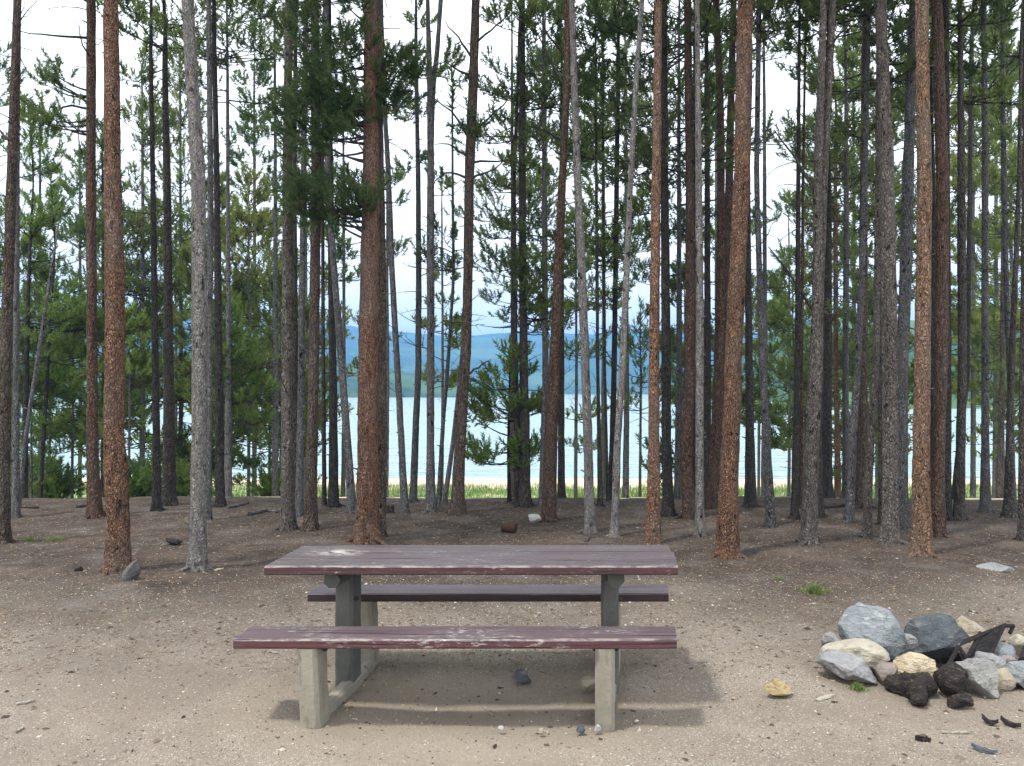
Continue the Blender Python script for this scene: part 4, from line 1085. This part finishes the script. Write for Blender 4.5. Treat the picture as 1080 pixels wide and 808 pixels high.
log('charred black log with a stub leg, at the front of the fire ring', [(933, 720, 4.40), (950, 723, 4.36), (968, 724, 4.32), (985, 720, 4.32)], [.035, .062, .07, .05], 4.35, 3, 'char', ([(967, 722, 4.3), (968, 734, 4.22), (969, 743, 4.18)], .055, .036))
rock('charred wooden block leaning on the speckled stone', 'char', (986, 699, 1019, 734), 4.3, 92, .9, 14, 16, cat='log', name='charred_block')
rock('small burnt wood scrap in front of the speckled stone', 'char', (1001, 733, 1025, 747), 4.16, 94, .8, -8, 9, cat='wood scrap', name='burnt_scrap')


IRON_D = rock_mat('sooty_iron', (.016, .015, .016), (.03, .026, .025), (.06, .042, .034), 14, .3)
def gen_char(g, n):
    a = g.uniform(0, 6.28, n); r = np.sqrt(g.uniform(0, 1, n))
    c0 = pt(985, 700, 4.72); return c0[0] + .52 * r * np.cos(a), 4.72 + .30 * r * np.sin(a), .006 + .016 * g.exponential(.6, n), g.uniform(.4, .9, n)
# iron grate tipped over in the ring
grate = empty('fire_grate', pt(1030, 692, 4.6), 'black iron fire grate tipped on its side over the stones', 'fire grate')
gb = np.array(grate.location)
def slab(mb, q, th):
    q = np.array(q); n = np.cross(q[1] - q[0], q[3] - q[0]); n /= np.linalg.norm(n)
    hexa(mb, np.concatenate([q - n * th / 2, q + n * th / 2]), th * .2, 0, 1)
def bar(mb, a, b, r, sides=6): tubes(mb, [[a, b]], [[r, r]], sides)
mb = MB(); slab(mb, [pt(1021, 693, 4.52), pt(1045, 689, 4.6), pt(1059, 660, 4.72), pt(1034, 667, 4.64)], .012); mb.build('grill_plate', IRON_D, grate, gb, smooth=False)
mb = MB()
slab(mb, [pt(1010, 683, 4.5), pt(1060, 661, 4.74), pt(1060.5, 657, 4.74), pt(1017, 674, 4.56)], .014)
bar(mb, pt(1020, 694, 4.51), pt(1034, 667, 4.63), .011); bar(mb, pt(1045, 690, 4.59), pt(1059.5, 659, 4.72), .011)
mb.build('frame_rail', IRON_D, grate, gb, smooth=False)
for pth in [[(1011, 682, 4.5), (1000, 702, 4.42)], [(1011, 682, 4.5), (1019, 694, 4.47)], [(1059, 660, 4.73), (1069, 660, 4.76), (1065, 668, 4.74)]]:
    mb = MB()
    for a, b in zip(pth[:-1], pth[1:]): bar(mb, pt(*a), pt(*b), .012)
    mb.build('leg', IRON_D, grate, gb, smooth=False)
o = None
mb = MB(); slab(mb, [pt(1074, 696, 4.6), pt(1090, 694, 4.62), pt(1092, 676, 4.72), pt(1080, 680, 4.7)], .03)
c = pt(1080, 696, 4.6); tag(mb.build('burnt_board', RK['char'], None, c, smooth=False), 'burnt board standing among the stones at the right edge', 'board')

# ------------------------------------------------------------------ small lying things
def chip(label, px0, py0, px1, py1, wpx, mat, seed, th=.008, cat='wood chip', name='wood_chip', curl=.0):
    g = np.random.default_rng(seed)
    a, b = ground_at(px0, py0), ground_at(px1, py1)
    d = (b - a); ln = np.linalg.norm(d); d /= ln; s = np.cross(d, [0, 0, 1.]); s /= np.linalg.norm(s)
    w = wpx / F * a[1]
    n = 9; t = np.linspace(0, 1, n)
    prof = w / 2 * (np.sin(np.clip(t * 1.0 + .06, 0, 1) * np.pi) ** .5 * .9 + .1) * (1 + .2 * g.normal(0, 1, n))
    ctr = a[None] + d[None] * (t * ln)[:, None]; ctr[:, 2] = terrain(ctr[:, 0], ctr[:, 1]) + .004 + curl * (t - .5) ** 2 * 4 + g.normal(0, .0015, n)
    up = np.array([0, 0, 1.]) * th
    V = np.stack([ctr + s * prof[:, None], ctr - s * prof[:, None], ctr - s * prof[:, None] * .8 + up, ctr + s * prof[:, None] * .8 + up], 1)
    idx = np.arange(n * 4).reshape(n, 4)
    q = np.stack([idx[:-1], np.roll(idx[:-1], -1, 1), np.roll(idx[1:], -1, 1), idx[1:]], -1).reshape(-1, 4)
    mb = MB(); mb.add(V.reshape(-1, 3), np.concatenate([q, idx[:1, ::-1], idx[-1:]]))
    return tag(mb.build(name, RK[mat], None, a, smooth=False), label, cat)


chip('pale split wood chip left of the fire ring stones', 861, 741, 882, 735, 6, 'bone', 1)
chip('dark curled bark piece lying front right', 1036, 764, 1053, 768, 5, 'char', 2, .02, 'bark piece', 'bark_piece', .02)
chip('long dark bark sliver at the right edge', 1056, 764, 1077, 771, 5, 'char', 3, .02, 'bark piece', 'bark_piece', .01)
chip('short dark bark sliver below the fire ring', 965, 781, 982, 784, 5, 'char', 4, .018, 'bark piece', 'bark_piece')
chip('grey-blue bark flake at the bottom right', 1025, 791, 1052, 797, 9, 'slate', 5, .01, 'bark piece', 'bark_piece', .01)
chip('thin bleached stick below the burnt scrap', 993, 774, 1026, 775, 2.2, 'bone', 6, .008, 'stick', 'stick')
chip('bleached wood splinter at the far left of the clearing', 17, 744, 37, 740, 4, 'bone', 7)
chip('short pale splinter in the bottom left corner', 16, 775, 26, 770, 4, 'bone', 8)
chip('pale wood chip at the foot of the pale grey pine', 226, 603, 236, 600, 5, 'bone', 9)
chip('curved grey twig in the bench shadow', 510, 748, 520, 757, 2, 'tan', 10, .008, 'stick', 'stick')
chip('pale chip beside the left bench post', 283, 688, 294, 691, 3.5, 'bone', 11)


# rusty can, stump, broken stump
p = ground_at(537, 561.5)
can = empty('rusty_can', p, 'open rusty brown can lying on the needle litter behind the table', 'can')
mb = MB()
ca = np.array([-.085, .0, .055]); cb = np.array([.075, -.05, .05]); t = np.linspace(0, 1, 8)[:, None]
prof = np.array([.05, .055, .053, .055, .053, .055, .055, .056])
tubes(mb, (ca * (1 - t) + cb * t + p)[None], prof[None], 18, False)
t2 = np.linspace(1, .1, 6)[:, None]
tubes(mb, (ca * (1 - t2) + cb * t2 + p)[None], np.full((1, 6), .050), 18, True)
RUST = rock_mat('rust', (.06, .028, .018), (.09, .043, .026), (.035, .02, .015), 20)
mb.build('shell', RUST, can, p)
th = np.linspace(0, 2 * np.pi, 25); dd = (cb - ca) / np.linalg.norm(cb - ca); u = np.cross(dd, [0, 0, 1]); u /= np.linalg.norm(u); w = np.cross(dd, u)
mb = MB(); tubes(mb, (p + cb + .056 * (np.cos(th)[:, None] * u + np.sin(th)[:, None] * w))[None], np.full((1, 25), .005), 6, False); mb.build('rim', RUST, can, p)


def stump(label, px, py, wpx, hpx, seed, ragged):
    g = np.random.default_rng(seed); p = ground_at(px, py); r = wpx / F * p[1] / 2; h = hpx / F * p[1]
    mb = MB(); n = 20; zz = np.linspace(-.05, h, 9); a = np.arange(n) / n * 2 * np.pi
    rr = r * (1 + .5 * np.exp(-(zz[:, None] + .02) / .06) * (.5 + .5 * np.cos(4 * a[None] + seed)) + .08 * vnoise(a[None] * 2 + seed, zz[:, None] * 9, seed))
    top = ragged * h * vnoise(a * 1.9 + 3, a * 0, seed)[None] * (zz[:, None] / h).clip(0, 1) ** 2
    V = np.stack([p[0] + rr * np.cos(a)[None], p[1] + rr * np.sin(a)[None], p[2] + zz[:, None] + top], 2)
    idx = np.arange(9 * n).reshape(9, n)
    q = np.stack([idx[:-1], np.roll(idx[:-1], -1, 1), np.roll(idx[1:], -1, 1), idx[1:]], -1).reshape(-1, 4)
    V = np.concatenate([V.reshape(-1, 3), [[p[0], p[1], p[2] + h * (1 - ragged * .5)]]])
    tr = [[idx[-1, i], idx[-1, (i + 1) % n], 9 * n] for i in range(n)]
    mb.add(V, q, tr)
    return tag(mb.build('tree_stump', BARK['black'], None, p, sharp=R(40)), label, 'stump')


stump('low dark cut stump right of the red-barked pine', 410.5, 541, 10, 8, 2, .05)
rock('small dark rotten stump left of the pale grey pine', 'char', (175, 567, 192, 574), 8.6, 101, 1.1, 12, 12, cat='stump', name='tree_stump')
rock('tiny dark broken stump stub left of the kinked orange pine', 'char', (78, 597, 87, 605), 7.25, 103, .9, -14, 12, cat='stump', name='tree_stump')

# fallen roots and sticks by the gnarled pines
def stick(label, pts, r0, r1, bk, seed, name='fallen_branch'):
    g = np.random.default_rng(seed)
    A = np.array([ground_at(x, y) for x, y in pts]); s = np.linspace(0, len(A) - 1, 14)
    Pp = np.stack([np.interp(s, np.arange(len(A)), A[:, k]) for k in range(3)], 1); Pp[:, 2] = terrain(Pp[:, 0], Pp[:, 1]) + r0 * .6
    Pp[:, :2] += np.cumsum(g.normal(0, .012, (14, 2)), 0)
    mb = MB(); tubes(mb, Pp[None], np.linspace(r0, r1, 14)[None], 7)
    return tag(mb.build(name, BARK[bk], None, A[0]), label, 'branch')


stick('grey fallen branch arching on the litter behind the left tabletop corner', [(262, 544), (280, 540), (296, 541)], .035, .015, 'grey', 1)
stick('dark root-like branch at the far left edge of the litter', [(20, 536), (38, 536)], .03, .014, 'dark', 2)
stick('thin grey branch lying left of the reddish dark pine', [(80, 535), (100, 533), (118, 534)], .025, .012, 'grey', 3)
stick('reddish stick lying behind the right half of the tabletop', [(618, 572), (634, 568)], .012, .006, 'redbrown', 4)
stick('dark fallen branch in the litter right of the forked grey-brown pine', [(868, 536), (890, 534), (908, 536)], .035, .02, 'dark', 5)
stick('pale fallen branch behind the black straight pine in the green', [(240, 537), (262, 532)], .03, .012, 'grey', 6)

# ------------------------------------------------------------------ litter: chips, pebbles, cones, needles
def scatter(n, gen, name, mats, label, kindlabel, seed):
    g = np.random.default_rng(seed)
    x, y, s, flat = gen(g, n)
    z = terrain(x, y)
    B = np.array([[1, 0, 0], [0, 1, 0], [-1, 0, 0], [0, -1, 0], [0, 0, 1], [0, 0, -1.]])
    T = np.array([[0, 1, 4], [1, 2, 4], [2, 3, 4], [3, 0, 4], [1, 0, 5], [2, 1, 5], [3, 2, 5], [0, 3, 5]])
    n = len(x)
    a = g.uniform(0, 6.28, n); el = g.uniform(.35, 1, n)
    V = B[None] * (1 + g.normal(0, .22, (n, 6, 1)))
    V = V * np.stack([s, s * el, s * flat], 1)[:, None, :]
    ca, sa = np.cos(a)[:, None], np.sin(a)[:, None]
    V = np.stack([V[..., 0] * ca - V[..., 1] * sa, V[..., 0] * sa + V[..., 1] * ca, V[..., 2]], 2) + np.stack([x, y, z + s * flat * .25], 1)[:, None, :]
    mb = MB(); mb.add(V.reshape(-1, 3), None, (T[None] + (np.arange(n) * 6)[:, None, None]).reshape(-1, 3), np.repeat(g.uniform(0, 1, n), 6))
    o = mb.build(name, mats, smooth=False, shade=True)
    return tag(o, label, kindlabel, kind='stuff')


def tone_mat(name, stops, rough=.9):
    m, nt, bs = new_mat(name)
    at = N(nt, 'ShaderNodeAttribute', attribute_name='shade')
    cr = N(nt, 'ShaderNodeValToRGB'); cr.color_ramp.interpolation = 'CONSTANT'
    el = cr.color_ramp.elements
    while len(el) < len(stops): el.new(.5)
    for e, (p, c) in zip(el, stops): e.position = p; e.color = (*c, 1)
    L(nt, at.outputs['Fac'], cr.inputs[0]); L(nt, cr.outputs[0], bs.inputs['Base Color']); bs.inputs['Roughness'].default_value = rough
    bs.inputs['Specular IOR Level'].default_value = .2
    return m


def gen_gravel(g, n):
    y = 2.6 + g.uniform(0, 1, n) ** 1.3 * 4.6; x = g.uniform(-1, 1, n) * (y * .72 + .4)
    s = .002 + .0034 * g.exponential(.55, n); return x, y, np.minimum(s, .022), g.uniform(.4, .8, n)
def gen_litter(g, n):
    y = 5 + g.uniform(0, 1, n) ** .9 * 8; x = g.uniform(-1, 1, n) * (y * .72 + .5)
    k = (fbm(x * .8, y * .8, 77, 3) + g.uniform(-.35, .5, n)) > -.05
    x, y = x[k], y[k]; n = len(x)
    s = .004 + .0075 * g.exponential(.6, n); return x, y, np.minimum(s, .035), g.uniform(.12, .4, n)
scatter(34000, gen_gravel, 'gravel', tone_mat('gravel_tones', [(0, (.27, .225, .175)), (.25, (.36, .31, .245)), (.45, (.20, .16, .125)), (.65, (.44, .40, .335)), (.8, (.10, .078, .065)), (.97, (.60, .57, .50))]), 'loose grit and small pebbles over the bare clearing', 'gravel', 3)
scatter(32000, gen_litter, 'forest_litter', tone_mat('litter_tones', [(0, (.06, .045, .035)), (.35, (.11, .08, .06)), (.6, (.18, .13, .095)), (.86, (.22, .18, .14)), (.96, (.34, .30, .25)), (.992, (.52, .49, .43))]), 'cones, bark flakes and wood chips strewn under the pines', 'litter', 4)


def gen_bark(g, n):
    y = 3 + g.uniform(0, 1, n) * 5.5; x = g.uniform(-1, 1, n) * (y * .7 + .3)
    return x, y, np.minimum(.006 + .007 * g.exponential(.8, n), .03), g.uniform(.15, .5, n)
scatter(900, gen_bark, 'bark_debris', tone_mat('bark_bits', [(0, (.05, .036, .028)), (.5, (.09, .066, .05)), (.8, (.16, .12, .09)), (.93, (.30, .26, .21))]), 'dark bark crumbs and cone scales scattered over the clearing', 'bark debris', 10)
scatter(900, gen_char, 'charcoal_debris', tone_mat('char_tones', [(0, (.012, .011, .011)), (.6, (.03, .026, .024)), (.85, (.10, .095, .09)), (.95, (.22, .21, .20))]), 'charcoal crumbs and ash between the fire ring stones', 'charcoal', 9)

# fine needles lying about
def needles_lying(n, seed):
    g = np.random.default_rng(seed)
    y = 4.6 + g.uniform(0, 1, n) ** .8 * 7.4; x = g.uniform(-1, 1, n) * (y * .72 + .4); z = terrain(x, y) + .003
    a = g.uniform(0, 3.14, n); l = g.uniform(.02, .06, n); w = .0022 + .0004 * y
    d = np.stack([np.cos(a), np.sin(a), g.normal(0, .08, n)], 1); s = np.stack([-np.sin(a), np.cos(a), 0 * a], 1)
    p = np.stack([x, y, z], 1)
    V = np.stack([p - s * w[:, None], p + s * w[:, None], p + d * l[:, None]], 1)
    mb = MB(); mb.add(V.reshape(-1, 3), None, np.arange(n * 3).reshape(-1, 3), np.repeat(g.uniform(0, 1, n), 3))
    o = mb.build('fallen_needles', tone_mat('needle_tones', [(0, (.13, .08, .05)), (.5, (.22, .15, .09)), (.8, (.36, .28, .18))]), smooth=False, shade=True)
    tag(o, 'dry brown pine needles scattered over the ground', 'pine needles', kind='stuff')


needles_lying(24000, 5)

# ------------------------------------------------------------------ grass
m, nt, bs = new_mat('grass_blades')
at = N(nt, 'ShaderNodeAttribute', attribute_name='shade')
gc = mix(nt, at.outputs['Fac'], (.09, .17, .035), (.26, .30, .10)); L(nt, gc, bs.inputs['Base Color']); bs.inputs['Roughness'].default_value = .6
tr = N(nt, 'ShaderNodeBsdfTranslucent'); L(nt, gc, tr.inputs['Color']); ms = N(nt, 'ShaderNodeMixShader'); ms.inputs[0].default_value = .35
L(nt, bs.outputs[0], ms.inputs[1]); L(nt, tr.outputs[0], ms.inputs[2]); L(nt, ms.outputs[0], nt.nodes['Material Output'].inputs['Surface'])
GRASS = m


def blades(mb, x, y, h, w, g, lean=.4):
    n = len(x); z = terrain(x, y) - .005
    a = g.uniform(0, 6.28, n); s = np.stack([np.cos(a), np.sin(a), 0 * a], 1) * w[:, None]
    b = g.uniform(0, 6.28, n); off = np.stack([np.cos(b), np.sin(b), 0 * b], 1) * (h * g.uniform(0, lean, n))[:, None]
    p = np.stack([x, y, z], 1); mid = p + off * .35 + np.array([0, 0, 1]) * (h * .6)[:, None]; tip = p + off + np.array([0, 0, 1]) * (h * g.uniform(.75, 1, n))[:, None]
    V = np.stack([p - s, p + s, mid + s * .7, mid - s * .7, tip], 1)
    i = (np.arange(n) * 5)[:, None]
    mb.add(V.reshape(-1, 3), i + np.array([[0, 1, 2, 3]]), i + np.array([[3, 2, 4]]), np.repeat(g.uniform(0, 1, n), 5))


g = np.random.default_rng(12)
n = 75000
y = g.uniform(18, 32, n); x = g.uniform(-1, 1, n) * y * .72
k = (fbm(x * .35, y * .35, 91, 3) + g.uniform(-.3, .3, n)) > -.12
mb = MB(); blades(mb, x[k], y[k], g.uniform(.07, .22, k.sum()), np.full(k.sum(), .009), g)
tag(mb.build('beach_grass', GRASS, smooth=False, shade=True), 'pale green grass strip along the lake beach', 'grass', kind='stuff')


def tussock(label, px, py, wpx, hpx, n, seed):
    g = np.random.default_rng(seed); p = ground_at(px, py); r = wpx / F * p[1] / 2
    a = g.uniform(0, 6.28, n); rr = r * np.abs(g.normal(0, .5, n))
    x = p[0] + rr * np.cos(a); y = p[1] + rr * np.sin(a) * .7
    mb = MB(); blades(mb, x, y, hpx / F * p[1] * g.uniform(.25, 1.1, n) * (1 - .45 * np.clip(rr / r, 0, 1)), np.full(n, .0024), g, 1.3)
    return tag(mb.build('grass_tuft', GRASS, None, p, smooth=False, shade=True), label, 'grass tuft')


tussock('green grass tuft on the litter behind the fire ring', 859, 626, 32, 15, 420, 1)
tussock('green grass tuft left of the kinked orange pine', 57, 571, 30, 8, 260, 2)
tussock('faint green grass tuft right of the dark left-edge trunk', 30, 571, 26, 7, 180, 3)
tussock('tiny pale grass tuft left of the fire ring grass', 822, 612, 14, 6, 90, 4)
tussock('green sprig growing against the flat light grey slab', 905, 728, 24, 12, 240, 5)


# ------------------------------------------------------------------ bushes down the bank
def bush(label, px, py, d, r, h, tone, seed):
    g = np.random.default_rng(seed); p = pt(px, py, d); base = np.array([p[0], d, gz(p[0], d)])
    r, h = r * .7, h * .55
    root = empty('shrub', base, label, 'shrub', 'shrubs along the bank')
    wood, leaf = MB(), MB()
    n = 15; az = g.uniform(0, 6.28, n); el = np.radians(g.uniform(25, 85, n)); ln = h * g.uniform(.5, 1.05, n)
    st = base[None] + np.stack([np.cos(az), np.sin(az), 0 * az], 1) * (r * .2 * g.uniform(0, 1, n))[:, None]
    Pp = branch_paths(st, az, el, ln * (r / h * np.cos(el) + np.sin(el)), g.uniform(-.1, .2, n), g)
    tubes(wood, Pp, np.linspace(.012, .004, 5)[None].repeat(n, 0), 4, False)
    pos, ax = [], []
    for k in (1, 2, 3, 4):
        for j in range(3):
            off = g.normal(0, .12 * h + .04, (n, 3)); q = Pp[:, k] + off; q[:, 2] = np.maximum(q[:, 2], base[2] + .05); pos.append(q); ax.append(off + np.array([0, 0, .1]))
    pos = np.concatenate(pos); ax = np.concatenate(ax)
    add_tufts(leaf, pos, ax, g.uniform(.13, .24, len(pos)), 'mid', g.uniform(.1, 1, len(pos)), g)
    leaf.merge(wood); leaf.build('foliage', (NEEDLE[tone], BARK['dark']), root, base, smooth=False, shade=True)


bush('bright low shrub behind the foot of the kinked orange pine', 146, 520, 14.2, .55, .8, 'bright', 1)
bush('pale yellow-green shrub left of the dark straight pine', 160, 515, 17, .8, .8, 'yellow', 2)
bush('bright shrub between the reddish pine and the left young pines', 62, 518, 15.5, .7, .8, 'bright', 3)
bush('green shrub at the left beyond the needle litter', 38, 516, 16.5, .6, .9, 'bright', 4)
bush('low shrub behind the slender grey pine', 290, 517, 15.5, .7, .6, 'bright', 7)
bush('green shrub between pale grey pine and dark straight pine', 194, 516, 15, .5, 1.1, 'bright', 8)

# ------------------------------------------------------------------ light
SUN_DIR = Vector((.36, .26, -1)).normalized()
sun_d = bpy.data.lights.new('sun', 'SUN'); sun = bpy.data.objects.new('sun', sun_d); COL.objects.link(sun)
sun_d.energy = 2.6; sun_d.angle = R(5); sun_d.color = (1, .95, .88)
sun.rotation_euler = SUN_DIR.to_track_quat('-Z', 'Y').to_euler()
sun.location = (-6, -5, 20)
elev = math.asin(-SUN_DIR.z); azim = math.atan2(-SUN_DIR.x, -SUN_DIR.y)

w = bpy.data.worlds.new('World'); scene.world = w; w.use_nodes = True; nt = w.node_tree
bg = nt.nodes['Background']; bg.inputs['Strength'].default_value = .13
sky = N(nt, 'ShaderNodeTexSky', sky_type='NISHITA'); sky.sun_disc = False; sky.sun_elevation = elev; sky.sun_rotation = azim
tc = N(nt, 'ShaderNodeTexCoord')
cl = noise(nt, mapping(nt, tc.outputs['Generated'], (1, 1, 2.2)), 2.2, 6, .6)
cover = ramp(nt, cl, .16, .36)
c = mix(nt, cover, sky.outputs[0], (11.6, 11.8, 12.0))
L(nt, c, bg.inputs['Color'])

# ------------------------------------------------------------------ render settings
vs = scene.view_settings; vs.view_transform = 'Standard'; vs.look = 'None'; vs.exposure = .52; vs.gamma = 1
cy = scene.cycles
cy.use_denoising = True; cy.denoiser = 'OPENIMAGEDENOISE'
cy.max_bounces = 6; cy.diffuse_bounces = 3; cy.glossy_bounces = 2; cy.transmission_bounces = 2; cy.volume_bounces = 0; cy.transparent_max_bounces = 4
cy.caustics_reflective = False; cy.caustics_refractive = False
cy.sample_clamp_indirect = 6
